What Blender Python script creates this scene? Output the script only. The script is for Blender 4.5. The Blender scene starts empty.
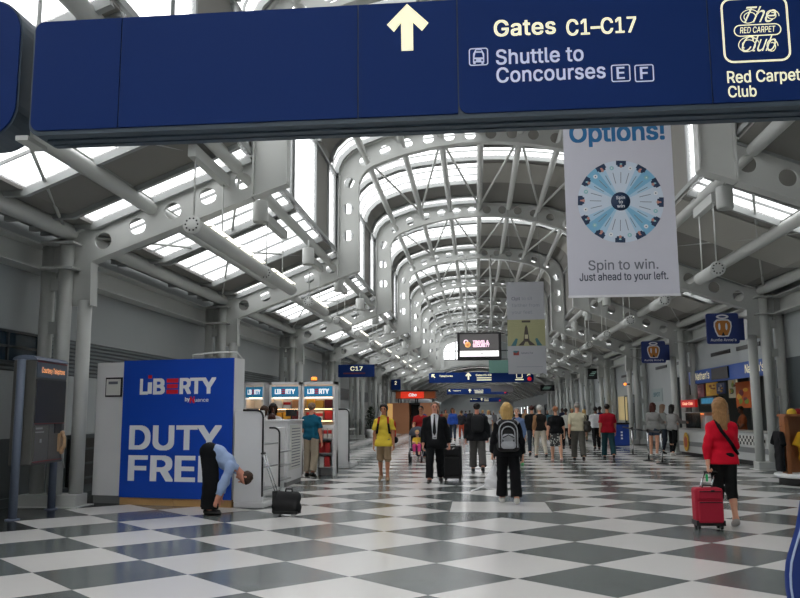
import bpy, bmesh, math, random
import numpy as np
from mathutils import Vector, Matrix

# ---------------------------------------------------------------- camera, world, exposure
SC = bpy.context.scene
COL = SC.collection
FPX, YAW, PIT, ROLL, EYE = 798.42, .0930, .1410, -.0065, 1.62
_cy, _sy, _cp, _sp = math.cos(YAW), math.sin(YAW), math.cos(PIT), math.sin(PIT)
FWD = Vector((-_sy*_cp, _cy*_cp, _sp))
_r = Vector((_cy, _sy, 0)); _u = _r.cross(FWD)
RGT = _r*math.cos(ROLL) + _u*math.sin(ROLL)
UPV = -_r*math.sin(ROLL) + _u*math.cos(ROLL)
EYEP = Vector((0, 0, EYE))
cd = bpy.data.cameras.new('camera')
cam = bpy.data.objects.new('camera', cd)
COL.objects.link(cam)
cam.matrix_world = Matrix(((RGT.x, UPV.x, -FWD.x, 0), (RGT.y, UPV.y, -FWD.y, 0), (RGT.z, UPV.z, -FWD.z, EYE), (0, 0, 0, 1)))
cd.sensor_fit = 'HORIZONTAL'; cd.sensor_width = 36.0; cd.lens = FPX*36.0/800.0
cd.clip_start = .05; cd.clip_end = 600
SC.camera = cam

wd = bpy.data.worlds.new('overcast_sky'); SC.world = wd; wd.use_nodes = True
bg = wd.node_tree.nodes['Background']
bg.inputs[0].default_value = (.97, .98, 1.0, 1); bg.inputs[1].default_value = 4.15
SC.view_settings.view_transform = 'Standard'; SC.view_settings.look = 'None'
SC.view_settings.gamma = 1; SC.view_settings.use_curve_mapping = False
SC.view_settings.exposure = 0.0

def ray(px, py): return FWD + RGT*((px-400)/FPX) - UPV*((py-299)/FPX)
def at(px, py, Y):            # pixel -> point of the plane y = Y
    d = ray(px, py); return EYEP + d*(Y/d.y)
def atx(px, py, X):
    d = ray(px, py); return EYEP + d*(X/d.x)
def ground(px, py, z=0):
    d = ray(px, py); return EYEP + d*((z-EYE)/d.z)

# ---------------------------------------------------------------- materials
def lin(c):
    return tuple(((v/255)/12.92 if v/255 <= .04045 else ((v/255+.055)/1.055)**2.4) for v in c)
MATS = {}
def mat(name, rgb, rough=.55, metal=0., var=.05, scale=6., emit=0., spec=.5, bump=0., stretch=None):
    if name in MATS: return MATS[name]
    m = bpy.data.materials.new(name); m.use_nodes = True
    nt = m.node_tree; b = nt.nodes['Principled BSDF']
    c = lin(rgb)
    tc = nt.nodes.new('ShaderNodeTexCoord'); ns = nt.nodes.new('ShaderNodeTexNoise')
    ns.inputs['Scale'].default_value = scale; ns.inputs['Detail'].default_value = 3
    if stretch:
        mp = nt.nodes.new('ShaderNodeMapping'); mp.inputs['Scale'].default_value = stretch
        nt.links.new(tc.outputs['Object'], mp.inputs['Vector']); nt.links.new(mp.outputs[0], ns.inputs['Vector'])
    else: nt.links.new(tc.outputs['Object'], ns.inputs['Vector'])
    mx = nt.nodes.new('ShaderNodeMix'); mx.data_type = 'RGBA'
    mx.inputs['A'].default_value = tuple(max(0, v*(1-var)) for v in c)+(1,)
    mx.inputs['B'].default_value = tuple(min(1, v*(1+var)) for v in c)+(1,)
    nt.links.new(ns.outputs['Fac'], mx.inputs['Factor'])
    nt.links.new(mx.outputs['Result'], b.inputs['Base Color'])
    b.inputs['Roughness'].default_value = rough; b.inputs['Metallic'].default_value = metal
    b.inputs['Specular IOR Level'].default_value = spec
    if emit:
        nt.links.new(mx.outputs['Result'], b.inputs['Emission Color']); b.inputs['Emission Strength'].default_value = emit
    if bump:
        bp = nt.nodes.new('ShaderNodeBump'); bp.inputs['Strength'].default_value = bump; bp.inputs['Distance'].default_value = .01
        nt.links.new(ns.outputs['Fac'], bp.inputs['Height']); nt.links.new(bp.outputs[0], b.inputs['Normal'])
    MATS[name] = m
    return m
def glass(name, tint, diff=.15, gloss=.06):
    m = bpy.data.materials.new(name); m.use_nodes = True; nt = m.node_tree; nt.nodes.clear()
    o = nt.nodes.new('ShaderNodeOutputMaterial'); t = nt.nodes.new('ShaderNodeBsdfTransparent'); t.inputs[0].default_value = (*tint, 1)
    tr = nt.nodes.new('ShaderNodeBsdfTranslucent'); tr.inputs[0].default_value = (.85, .85, .85, 1)
    g = nt.nodes.new('ShaderNodeBsdfGlossy'); g.inputs['Roughness'].default_value = .08
    a = nt.nodes.new('ShaderNodeMixShader'); a.inputs[0].default_value = diff
    b = nt.nodes.new('ShaderNodeMixShader'); b.inputs[0].default_value = gloss
    nt.links.new(t.outputs[0], a.inputs[1]); nt.links.new(tr.outputs[0], a.inputs[2])
    nt.links.new(a.outputs[0], b.inputs[1]); nt.links.new(g.outputs[0], b.inputs[2]); nt.links.new(b.outputs[0], o.inputs[0])
    MATS[name] = m
    return m
STEEL = mat('grey_painted_steel', (186, 188, 184), .45, var=.04, scale=1.5)
STEEL2 = mat('darker_painted_steel', (150, 153, 152), .5, var=.05, scale=2)
WALLP = mat('grey_wall_panel', (158, 163, 163), .6, var=.05, scale=.8)
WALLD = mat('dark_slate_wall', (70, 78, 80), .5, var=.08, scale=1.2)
CEILP = mat('grey_roof_panel', (126, 124, 119), .7, var=.06, scale=.7)
CEILL = mat('pale_roof_panel', (168, 166, 158), .6, var=.05, scale=.7)
RIBM = mat('aluminium_roof_rib', (150, 153, 151), .45, var=.04)
SKYG = glass('skylight_glazing', (.95, .95, .95), .22, .05)
WALLG = glass('tinted_glass', (.25, .36, .40), .05, .2)
WHITE = mat('white_laminate', (222, 222, 222), .4, var=.02, scale=2)
BLACK = mat('black_plastic', (18, 18, 19), .4, var=.1)
CHROME = mat('chrome', (190, 192, 194), .2, 1.0, var=.02)
SIGNB = mat('navy_sign_face', (21, 48, 106), .6, var=.03, scale=.6, spec=.12)
SIGNF = mat('dark_sign_casing', (64, 78, 90), .5, var=.05)
LETC = mat('cream_lettering', (244, 240, 205), .5, var=.01, emit=.55)
LETP = mat('pale_blue_lettering', (196, 202, 228), .5, var=.01, emit=.3)
LETW = mat('white_lettering', (232, 234, 238), .5, var=.01)

# ---------------------------------------------------------------- mesh helpers
def frame_of(d):
    d = Vector(d).normalized()
    a = Vector((0, 0, 1)) if abs(d.z) < .9 else Vector((1, 0, 0))
    u = d.cross(a).normalized(); return d, u, d.cross(u)
class MB:
    def __init__(s): s.v = []; s.f = []; s.m = []; s.sm = []
    def add(s, vs, fs, m=0, smooth=False):
        o = len(s.v); s.v += [tuple(p) for p in vs]
        for f in fs: s.f.append(tuple(i+o for i in f)); s.m.append(m); s.sm.append(smooth)
        return s
    def box(s, c, d, rot=None, m=0):
        x, y, z = d[0]/2, d[1]/2, d[2]/2
        vs = [Vector((sx*x, sy*y, sz*z)) for sx in (-1, 1) for sy in (-1, 1) for sz in (-1, 1)]
        if rot is not None: vs = [rot @ p for p in vs]
        return s.add([p+Vector(c) for p in vs], [(0, 1, 3, 2), (4, 6, 7, 5), (0, 4, 5, 1), (2, 3, 7, 6), (0, 2, 6, 4), (1, 5, 7, 3)], m)
    def bar(s, a, b, w, h, m=0, up=(0, 0, 1)):
        a, b = Vector(a), Vector(b); d = (b-a).normalized(); up = Vector(up)
        if abs(d.dot(up)) > .98: up = Vector((0, 1, 0))
        u = d.cross(up).normalized()*(w/2); v = u.cross(d).normalized()*(h/2)
        vs = [p+q for p in (a, b) for q in (-u-v, u-v, u+v, -u+v)]
        return s.add(vs, [(0, 1, 2, 3), (7, 6, 5, 4), (0, 4, 5, 1), (1, 5, 6, 2), (2, 6, 7, 3), (3, 7, 4, 0)], m)
    def tube(s, a, b, r0, r1=None, n=14, m=0, caps=True):
        return s.path([a, b], [r0, r0 if r1 is None else r1], n, m, caps)
    def path(s, pts, r, n=10, m=0, caps=True):
        pts = [Vector(p) for p in pts]; k = len(pts)
        if not hasattr(r, '__len__'): r = [r]*k
        vs = []; u = None
        for i, p in enumerate(pts):
            d = (pts[min(i+1, k-1)]-pts[max(i-1, 0)]).normalized()
            if u is None: _, u, v = frame_of(d)
            else: u = (u-d*u.dot(d)).normalized()
            v = d.cross(u)
            vs += [p+(u*math.cos(2*math.pi*j/n)+v*math.sin(2*math.pi*j/n))*r[i] for j in range(n)]
        fs = [(i*n+j, i*n+(j+1) % n, (i+1)*n+(j+1) % n, (i+1)*n+j) for i in range(k-1) for j in range(n)]
        s.add(vs, fs, m, True)
        if caps:
            s.add(vs[:n], [tuple(range(n))[::-1]], m); s.add(vs[-n:], [tuple(range(n))], m)
        return s
    def lathe(s, prof, c=(0, 0, 0), n=20, m=0, axis='z'):
        vs = []
        for r, z in prof:
            for j in range(n):
                a = 2*math.pi*j/n; p = (r*math.cos(a), r*math.sin(a), z)
                if axis == 'y': p = (p[0], p[2], p[1])
                if axis == 'x': p = (p[2], p[0], p[1])
                vs.append(Vector(p)+Vector(c))
        fs = [(i*n+j, i*n+(j+1) % n, (i+1)*n+(j+1) % n, (i+1)*n+j) for i in range(len(prof)-1) for j in range(n)]
        return s.add(vs, fs, m, True)
    def ball(s, c, r, n=14, m=0, rot=None):
        if not hasattr(r, '__len__'): r = (r, r, r)
        k = n//2; vs = []
        for i in range(k+1):
            t = math.pi*i/k
            for j in range(n):
                a = 2*math.pi*j/n
                p = Vector((r[0]*math.sin(t)*math.cos(a), r[1]*math.sin(t)*math.sin(a), r[2]*math.cos(t)))
                if rot is not None: p = rot @ p
                vs.append(p+Vector(c))
        fs = [(i*n+j, (i+1)*n+j, (i+1)*n+(j+1) % n, i*n+(j+1) % n) for i in range(k) for j in range(n)]
        return s.add(vs, fs, m, True)
    def prism(s, pts, o, u, v, depth, m=0, smooth=False):     # polygon pts in plane (o; u, v), pushed along u x v
        o, u, v = Vector(o), Vector(u), Vector(v); w = u.cross(v).normalized()*depth; n = len(pts)
        vs = [o+u*p[0]+v*p[1] for p in pts]; vs += [p+w for p in vs]
        s.add(vs, [tuple(range(n))[::-1], tuple(range(n, 2*n))], m)
        return s.add(vs, [(i, (i+1) % n, n+(i+1) % n, n+i) for i in range(n)], m, smooth)
    def quad(s, a, b, c, d, m=0): return s.add([a, b, c, d], [(0, 1, 2, 3)], m)
    def mesh(s, me, M=None, m=0):
        vs = [v.co.copy() if M is None else M @ v.co for v in me.vertices]
        return s.add(vs, [tuple(p.vertices) for p in me.polygons], m)
    def build(s, name, mats, parent=None, bevel=0., loc=None):
        me = bpy.data.meshes.new(name); me.from_pydata([tuple(p) for p in s.v], [], s.f)
        if not isinstance(mats, (list, tuple)): mats = [mats]
        for q in mats: me.materials.append(q)
        me.polygons.foreach_set('material_index', s.m); me.polygons.foreach_set('use_smooth', s.sm); me.update()
        bm = bmesh.new(); bm.from_mesh(me); bmesh.ops.remove_doubles(bm, verts=bm.verts, dist=1e-5)
        bmesh.ops.recalc_face_normals(bm, faces=bm.faces); bm.to_mesh(me); bm.free()
        o = bpy.data.objects.new(name, me); COL.objects.link(o)
        if parent is not None: o.parent = parent
        if loc is not None: o.location = loc
        if bevel:
            b = o.modifiers.new('bevel', 'BEVEL'); b.width = bevel; b.segments = 2; b.limit_method = 'ANGLE'; b.angle_limit = .7
        return o
def rrect(w, h, r, n=5, ox=0, oy=0, corners=(1, 1, 1, 1)):   # rounded rectangle, corner order bl, br, tr, tl
    out = []
    for (cx, cy, a0), on in zip(((r, r, math.pi), (w-r, r, 1.5*math.pi), (w-r, h-r, 0), (r, h-r, .5*math.pi)), corners):
        if on and r > 0: out += [(ox+cx+r*math.cos(a0+.5*math.pi*i/n), oy+cy+r*math.sin(a0+.5*math.pi*i/n)) for i in range(n+1)]
        else: out.append((ox+(0 if cx == r else w), oy+(0 if cy == r else h)))
    return out
def tag(o, label=None, cat=None, group=None, kind=None):
    if label: o['label'] = label
    if cat: o['category'] = cat
    if group: o['group'] = group
    if kind: o['kind'] = kind
    return o
def struct(o): o['kind'] = 'structure'; return o
def thing(name, label, cat, loc=(0, 0, 0), rz=0., group=None):
    o = bpy.data.objects.new(name, None); o.empty_display_size = .2; COL.objects.link(o)
    o.location = loc; o.rotation_euler = (0, 0, rz)
    return tag(o, label, cat, group)
KIDS = lambda o: [c for c in COL.objects if c.parent == o]
def dup(o, loc=None, label=None, group=None, parent=None, rz=None):
    c = o.copy(); COL.objects.link(c)
    if parent is not None: c.parent = parent
    if loc is not None: c.location = loc
    if rz is not None: c.rotation_euler = (0, 0, rz)
    if label: c['label'] = label
    if group: c['group'] = group
    for ch in KIDS(o): dup(ch, parent=c)
    return c
import os
_cap = {}
try:                                  # the grotesque that ships inside Blender; its default face if absent
    FONT = bpy.data.fonts.load(os.path.join(bpy.utils.system_resource('DATAFILES', path='fonts'), 'Inter.woff2'))
except Exception:
    FONT = None
def glyphs(body, bold=0., shear=0., spacing=1.):
    """the outlines of a line of text, filled by scan lines (non-zero rule) and thickened by `bold`"""
    cu = bpy.data.curves.new('t', 'FONT'); cu.body = body; cu.shear = shear; cu.space_character = spacing
    if FONT: cu.font = FONT
    ob = bpy.data.objects.new('t', cu); COL.objects.link(ob)
    dg = bpy.context.evaluated_depsgraph_get(); dg.update()
    oe = ob.evaluated_get(dg); c2 = oe.to_curve(dg)
    A, B = [], []
    for s in c2.splines:
        pts = []; bp = list(s.bezier_points)
        if bp:
            for p, q in zip(bp, bp[1:]+bp[:1]):
                a_, b_, c_, d_ = p.co, p.handle_right, q.handle_left, q.co
                n = 1 if (b_-a_).cross(d_-a_).length+(c_-a_).cross(d_-a_).length < 1e-7 else 7
                for k in range(n):
                    t = k/n; pts.append(a_*(1-t)**3+b_*(3*t*(1-t)**2)+c_*(3*t*t*(1-t))+d_*t**3)
        else: pts = [Vector(p.co[:3]) for p in s.points]
        A += [(p.x, p.y) for p in pts]; B += [(p.x, p.y) for p in pts[1:]+pts[:1]]
    oe.to_curve_clear(); bpy.data.objects.remove(ob); bpy.data.curves.remove(cu)
    A, B = np.array(A), np.array(B)
    y0, y1 = A[:, 1].min(), A[:, 1].max(); bv = bold*.7; N = 46; hh = (y1-y0+2*bv)/N
    def spans(y):
        m = (A[:, 1] <= y) != (B[:, 1] <= y); a_, b_ = A[m], B[m]
        x = a_[:, 0]+(y-a_[:, 1])/(b_[:, 1]-a_[:, 1])*(b_[:, 0]-a_[:, 0]); w = np.where(b_[:, 1] > a_[:, 1], 1, -1)
        o = np.argsort(x); out = []; acc = 0
        for k in o:
            if acc == 0: st = x[k]
            acc += w[k]
            if acc == 0: out.append((st-bold, x[k]+bold))
        return out
    vs, fs = [], []; prev = {}
    for i in range(N):
        y = y0-bv+hh*(i+.5); sp = []
        for dy in ((0,) if bv == 0 else (-bv, -bv/2, 0, bv/2, bv)): sp += spans(y+dy+1e-6)
        sp.sort(); mg = []
        for p in sp:
            if mg and p[0] <= mg[-1][1]: mg[-1][1] = max(mg[-1][1], p[1])
            else: mg.append(list(p))
        cur = {}
        for p in mg:
            key = (round(p[0], 4), round(p[1], 4))
            if key in prev:
                k = prev[key]; vs[k+2] = Vector((p[1], y+hh/2, 0)); vs[k+3] = Vector((p[0], y+hh/2, 0))
            else:
                k = len(vs); vs += [Vector((p[0], y-hh/2, 0)), Vector((p[1], y-hh/2, 0)), Vector((p[1], y+hh/2, 0)), Vector((p[0], y+hh/2, 0))]; fs.append((k, k+1, k+2, k+3))
            cur[key] = k
        prev = cur
    return vs, fs
def text_at(mb, body, o, u, v, width, cap, m=0, bold=.02, shear=0., push=.0, spacing=1.):
    """lettering on a face: o = left end of the baseline, u/v unit vectors along and up, width of the line, height of its capitals"""
    if 'H' not in _cap:
        a, _ = glyphs('H', .0); _cap['H'] = max(p.y for p in a)
    vs, fs = glyphs(body, bold, shear, spacing)
    x0 = min(p.x for p in vs); x1 = max(p.x for p in vs)
    sx = width/(x1-x0); sy = cap/_cap['H']
    o, u, v = Vector(o), Vector(u), Vector(v); w = u.cross(v)
    mb.add([o+u*((p.x-x0)*sx)+v*(p.y*sy)+w*push for p in vs], fs, m)
def text_px(mb, body, px0, py, px1, capx, Y, m=0, **k):       # the same, measured on the photograph, for a sign in the plane y = Y
    a = at(px0, py, Y); b = at(px1, py, Y); c = at(px0, py-capx, Y)
    text_at(mb, body, (a.x, Y, a.z), (1, 0, 0), (0, 0, 1), b.x-a.x, c.z-a.z, m, **k)
def plate(outline, holes, thick, holen=20):                    # 2D outline with round holes -> verts, faces in XY, z = +-thick/2
    cu = bpy.data.curves.new('p', 'CURVE'); cu.dimensions = '2D'; cu.fill_mode = 'BOTH'; cu.extrude = thick/2
    def spl(pts):
        s = cu.splines.new('POLY'); s.points.add(len(pts)-1)
        for p, q in zip(s.points, pts): p.co = (q[0], q[1], 0, 1)
        s.use_cyclic_u = True
    spl(outline)
    for x, y, r in holes: spl([(x+r*math.cos(2*math.pi*i/holen), y+r*math.sin(2*math.pi*i/holen)) for i in range(holen)])
    ob = bpy.data.objects.new('p', cu); COL.objects.link(ob)
    dg = bpy.context.evaluated_depsgraph_get(); dg.update()
    me = bpy.data.meshes.new_from_object(ob.evaluated_get(dg)); bpy.data.objects.remove(ob); bpy.data.curves.remove(cu)
    vs = [v.co.copy() for v in me.vertices]; fs = [tuple(p.vertices) for p in me.polygons]; bpy.data.meshes.remove(me)
    return vs, fs
# ================================================================ THE HALL
CX = .3; Y0 = 14.01; BAY = 9.144
FR = lambda k: Y0 + BAY*k
YBACK, YEND, YFAR = FR(-3), FR(8)+.05, 190.
XL, XR = -8.3, 8.65
# ---- floor
def floor_material():
    m = bpy.data.materials.new('terrazzo_checker'); m.use_nodes = True; nt = m.node_tree; L = nt.links; N = nt.nodes
    b = N['Principled BSDF']
    def math_(op, a, c=None):
        n = N.new('ShaderNodeMath'); n.operation = op
        for i, q in enumerate((a, c)):
            if q is None: continue
            if isinstance(q, (int, float)): n.inputs[i].default_value = q
            else: L.new(q, n.inputs[i])
        return n.outputs[0]
    geo = N.new('ShaderNodeNewGeometry'); sp = N.new('ShaderNodeSeparateXYZ'); L.new(geo.outputs['Position'], sp.inputs[0])
    u = math_('DIVIDE', math_('SUBTRACT', sp.outputs[0], .3715), .8308)
    v = math_('DIVIDE', math_('SUBTRACT', sp.outputs[1], 8.195), .765)
    fa = math_('FLOOR', math_('MULTIPLY', math_('ADD', u, v), .5)); fb = math_('FLOOR', math_('MULTIPLY', math_('SUBTRACT', u, v), .5))
    odd = math_('ABSOLUTE', math_('MODULO', math_('ADD', fa, fb), 2.0))
    uc = math_('ABSOLUTE', math_('ADD', math_('ADD', fa, fb), 1.0))
    inside = math_('LESS_THAN', uc, 8.5)
    # axis-parallel white squares set into the pattern every twelve rows
    vm = math_('FLOORED_MODULO', math_('SUBTRACT', v, 6.85), 24.0)
    rect = math_('MULTIPLY', math_('LESS_THAN', math_('ABSOLUTE', u), 1.0), math_('LESS_THAN', vm, 2.0))
    vc = math_('FLOORED_MODULO', math_('SUBTRACT', math_('SUBTRACT', fa, fb), 6.9), 24.0)
    nearr = math_('MULTIPLY', math_('LESS_THAN', uc, .5), math_('LESS_THAN', vc, 2.5))
    odd = math_('MULTIPLY', odd, math_('SUBTRACT', 1.0, nearr))
    whitef = math_('MAXIMUM', math_('MULTIPLY', odd, inside), rect)
    ns = N.new('ShaderNodeTexNoise'); ns.inputs['Scale'].default_value = 90; ns.inputs['Detail'].default_value = 2
    L.new(geo.outputs['Position'], ns.inputs['Vector'])
    big = N.new('ShaderNodeTexNoise'); big.inputs['Scale'].default_value = .9; L.new(geo.outputs['Position'], big.inputs['Vector'])
    def mix(f, a, c):
        n = N.new('ShaderNodeMix'); n.data_type = 'RGBA'
        if isinstance(f, float): n.inputs['Factor'].default_value = f
        else: L.new(f, n.inputs['Factor'])
        for k, q in (('A', a), ('B', c)):
            if isinstance(q, tuple): n.inputs[k].default_value = (*lin(q), 1)
            else: L.new(q, n.inputs[k])
        return n.outputs['Result']
    wh = mix(ns.outputs['Fac'], (216, 214, 210), (232, 230, 227)); gr = mix(ns.outputs['Fac'], (92, 99, 98), (112, 118, 117))
    bd = mix(ns.outputs['Fac'], (44, 48, 48), (58, 62, 62))
    c = mix(whitef, mix(inside, bd, gr), wh)
    L.new(c, b.inputs['Base Color'])
    b.inputs['Roughness'].default_value = .16
    r = math_('ADD', math_('MULTIPLY', big.outputs['Fac'], .10), .14); L.new(r, b.inputs['Roughness'])
    b.inputs['Specular IOR Level'].default_value = .42
    MATS['floor'] = m
    return m
fl = MB(); fl.box((.2, (YBACK+YFAR)/2, -.05), (26, YFAR-YBACK, .1)); struct(fl.build('floor', floor_material()))
LINO = mat('shop_floor_tile', (60, 64, 66), .35)
# ---- roof profile (x measured from the axis; the left half, from the eaves to the crown)
AISLE = [(-8.55, 5.2), (-7.32, 5.2), (-4.38, 6.37)]
OUT = [(-4.27, 8.45), (-4.25, 8.78), (-4.12, 9.13), (-3.88, 9.4), (-3.52, 9.6), (-2.79, 9.86), (-2.2, 9.97), (-1.6, 10.05), (-.8, 10.1), (0, 10.12)]
INN = [(-3.69, 8.2), (-3.68, 8.45), (-3.57, 8.7), (-3.43, 8.86), (-3.25, 8.98), (-2.79, 9.15), (-2.24, 9.32), (-1.51, 9.48), (-.7, 9.58), (0, 9.61)]
VAULT = [(-4.42, 8.75), (-4.40, 8.95), (-4.25, 9.27), (-3.95, 9.56), (-3.58, 9.75), (-2.83, 10.02), (-2.2, 10.13), (-1.6, 10.2), (-.8, 10.26), (0, 10.28)]
def prof(pts, side): return [Vector((CX+side*-x, 0, z)) for x, z in pts]      # side -1 = left, +1 = right
def P3(pts, side): return [Vector((CX+(x if side < 0 else -x), 0, z)) for x, z in pts]
def strip(mb, pts, y0, y1, th, m=0, drop=0.):
    n = len(pts); nor = []
    for i in range(n):
        d = pts[min(i+1, n-1)]-pts[max(i-1, 0)]; q = Vector((-d.z, 0, d.x)).normalized()
        if q.z < 0 or (abs(q.z) < .05 and q.x*(pts[i].x-CX) < 0): q = -q
        nor.append(q)
    vs = []
    for y in (y0, y1):
        for p, q in zip(pts, nor):
            for o in (-drop, -drop-th): vs.append(Vector((p.x, y, p.z))+q*o)
    def I(j, i, k): return (j*n+i)*2+k
    fs = []
    for i in range(n-1):
        fs += [(I(0, i, 0), I(0, i+1, 0), I(1, i+1, 0), I(1, i, 0)), (I(0, i, 1), I(1, i, 1), I(1, i+1, 1), I(0, i+1, 1))]
        for j in (0, 1): fs.append((I(j, i, 0), I(j, i, 1), I(j, i+1, 1), I(j, i+1, 0)))
    for i in (0, n-1): fs.append((I(0, i, 0), I(1, i, 0), I(1, i, 1), I(0, i, 1)))
    mb.add(vs, fs, m)
GLASS_L = [(.3, 1.5), (1.75, 3.25), (3.5, 6.05), (7.85, 8.9)]
GLASS_R = [(1.9, 3.2)]
GLASS_A = [(.3, 1.4), (1.8, 3.3), (3.6, 6.75), (8.25, 9.05)]
win_n = [0]
def window(mb, mats=SKYG):
    win_n[0] += 1
    return struct(mb.build('window_%d' % win_n[0], mats))
panels, ribs, mull = MB(), MB(), MB()
for k in range(-3, 8):
    y = FR(k)
    for side in (-1, 1):
        bands = GLASS_L if side < 0 else GLASS_R
        g = MB()
        for pts in (P3(AISLE, side), P3(VAULT, side)):
            last = 0.
            bb_ = GLASS_A if side < 0 and len(pts) == 3 else bands
            for a, b in bb_:
                gp = pts[1:] if len(pts) == 3 else pts
                strip(g, gp, y+a, y+b, .02, 0, .03)
                if len(pts) == 3: strip(panels, pts[:2], y+a, y+b, .09, 0)
                strip(panels, pts, y+last, y+a, .09, 0); last = b
                n_l = 0 if b-a < 1 else 1 if b-a < 2 else 2
                for q in range(n_l):
                    t = a+(b-a)*(q+1)/(n_l+1); strip(ribs, gp, y+t-.015, y+t+.015, .05, 0, .05)
            if side > 0:
                strip(panels, pts, y+last, y+BAY, .09, 0)
                strip(panels, pts, y+3.75, y+6.1, .03, 1, .1)
            else: strip(panels, pts, y+last, y+BAY, .09, 0)
            for a, b in bb_:
                for t in (a, b): strip(ribs, pts, y+t-.05, y+t+.05, .12, 0, .06)
            strip(ribs, pts, y-.06, y+.06, .1, 0, .04)
        # clerestory between the aisle roof and the vault
        sx = CX+side*4.4
        last = 0.
        for a, b in bands + [(BAY, BAY)]:
            if b > a: g.box((sx, y+(a+b)/2, 7.56), (.02, b-a, 2.32))
            panels.box((sx+side*.03, y+(a+last)/2, 7.56), (.05, a-last, 2.36)); last = b
        for t in [q for ab in bands for q in ab]+[.1]: mull.box((sx, y+t, 7.56), (.10, .08, 2.36))
        for z in (6.42, 8.72): mull.box((sx, y+BAY/2, z), (.14, BAY, .1))
        window(g)
struct(panels.build('ceiling', [CEILP, CEILL])); struct(ribs.build('trim_1', RIBM)); struct(mull.build('trim_2', STEEL2))
# ---- longitudinal pipes under the roof and their bracing rods
tn = [2]
def trim(mb, m, bevel=0.):
    tn[0] += 1
    return struct(mb.build('trim_%d' % tn[0], m, bevel=bevel))
for side in (-1, 1):
    for xr, z, r in ((-7.78, 4.98, .15), (-6.25, 5.42, .13), (-4.62, 6.13, .12)):
        p = MB(); x = CX+(xr if side < 0 else -xr)
        p.tube((x, YBACK, z), (x, YEND, z), r, n=18, caps=False); trim(p, STEEL)
def zat(x):
    xs = [q[0] for q in OUT]; zs = [q[1] for q in OUT]
    return float(np.interp(-abs(x), xs, zs))
VX = [-3.55, -2.4, -1.2, 0, 1.2, 2.4, 3.55]
for x in VX:
    p = MB(); z = zat(x)-.16; p.tube((CX+x, YBACK, z), (CX+x, YEND, z), .105, n=14, caps=False); trim(p, STEEL)
rods = MB()
for k in range(-1, 8):
    y = FR(k)
    for i in range(6):
        a, b = (VX[i], VX[i+1]) if i % 2 == 0 else (VX[i+1], VX[i])
        rods.tube((CX+a, y+.3, zat(a)-.2), (CX+b, y+8.7, zat(b)-.2), .042, n=8)
    for side in (-1, 1):
        a = Vector((CX+side*7.7, y+.4, 5.0)); b = Vector((CX+side*6.2, y+4.6, 5.52)); c = Vector((CX+side*4.7, y+8.8, 6.2)); d = Vector((CX+side*7.7, y+8.7, 5.0)); e = Vector((CX+side*4.7, y+.4, 6.2))
        rods.tube(a, b, .03, n=6); rods.tube(b, c, .03, n=6); rods.tube(d, b, .03, n=6); rods.tube(b, e, .03, n=6)
        rods.tube((CX+side*6.2, y, 5.56), (CX+side*6.2, y+BAY, 5.56), .02, n=6)
trim(rods, STEEL)

# ---- the steel frames
def half(pts): return pts + [(-x, z) for x, z in pts[::-1] if x != 0]
arch_out = [(-4.3, 5.56)] + OUT; arch_in = [(-3.67, 5.78)] + INN
outline = half(arch_out) + [(x, z) for x, z in half(arch_in)[::-1]]
AH = [(-4.0, 6.87), (-4.0, 7.69), (-3.98, 8.5), (-3.5, 9.17), (-2.88, 9.47), (-2.22, 9.66), (-1.57, 9.79), (-.94, 9.85), (-.31, 9.87)]
holes = [(x*s, z, .165) for x, z in AH for s in (1, -1)]
def flange(mb, pts, w=.28, th=.03):
    n = len(pts); vs = []
    for i, (x, z) in enumerate(pts):
        a = Vector((pts[max(i-1, 0)][0], 0, pts[max(i-1, 0)][1])); b = Vector((pts[min(i+1, n-1)][0], 0, pts[min(i+1, n-1)][1]))
        d = (b-a).normalized(); q = Vector((-d.z, 0, d.x))
        for yy in (-w/2, w/2):
            for t in (-th/2, th/2): vs.append(Vector((x, yy, z))+q*t)
    fs = []
    for i in range(n-1):
        o, e = i*4, i*4+4
        fs += [(o, o+1, e+1, e), (o+2, e+2, e+3, o+3), (o, e, e+2, o+2), (o+1, o+3, e+3, e+1)]
    fs += [(0, 2, 3, 1), (4*n-4, 4*n-3, 4*n-1, 4*n-2)]
    mb.add(vs, fs)
def web(mb, outline, holes, th=.05):
    vs, fs = plate(outline, holes, th); mb.add([Vector((p.x, p.z, p.y)) for p in vs], fs)
fr = thing('arch_frame', 'grey steel arch frame with round holes, nearest one beyond the big blue overhead sign', 'steel frame', (CX, FR(0), 0), 0, 'steel arch frames of the concourse')
am = MB(); web(am, outline, holes); flange(am, half(arch_out)); flange(am, half(arch_in))
for s in (-1, 1): flange(am, [(s*4.3, 5.56), (s*3.67, 5.78)])
am.build('arch', STEEL, fr)
BH = [(-7.15, 4.82), (-6.5, 5.08), (-5.83, 5.35), (-5.17, 5.61), (-4.51, 5.88)]
btop = [(-8.25, 4.74), (-4.31, 6.325)]; bbot = [(-7.32, 4.42), (-3.67, 5.78)]
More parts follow.
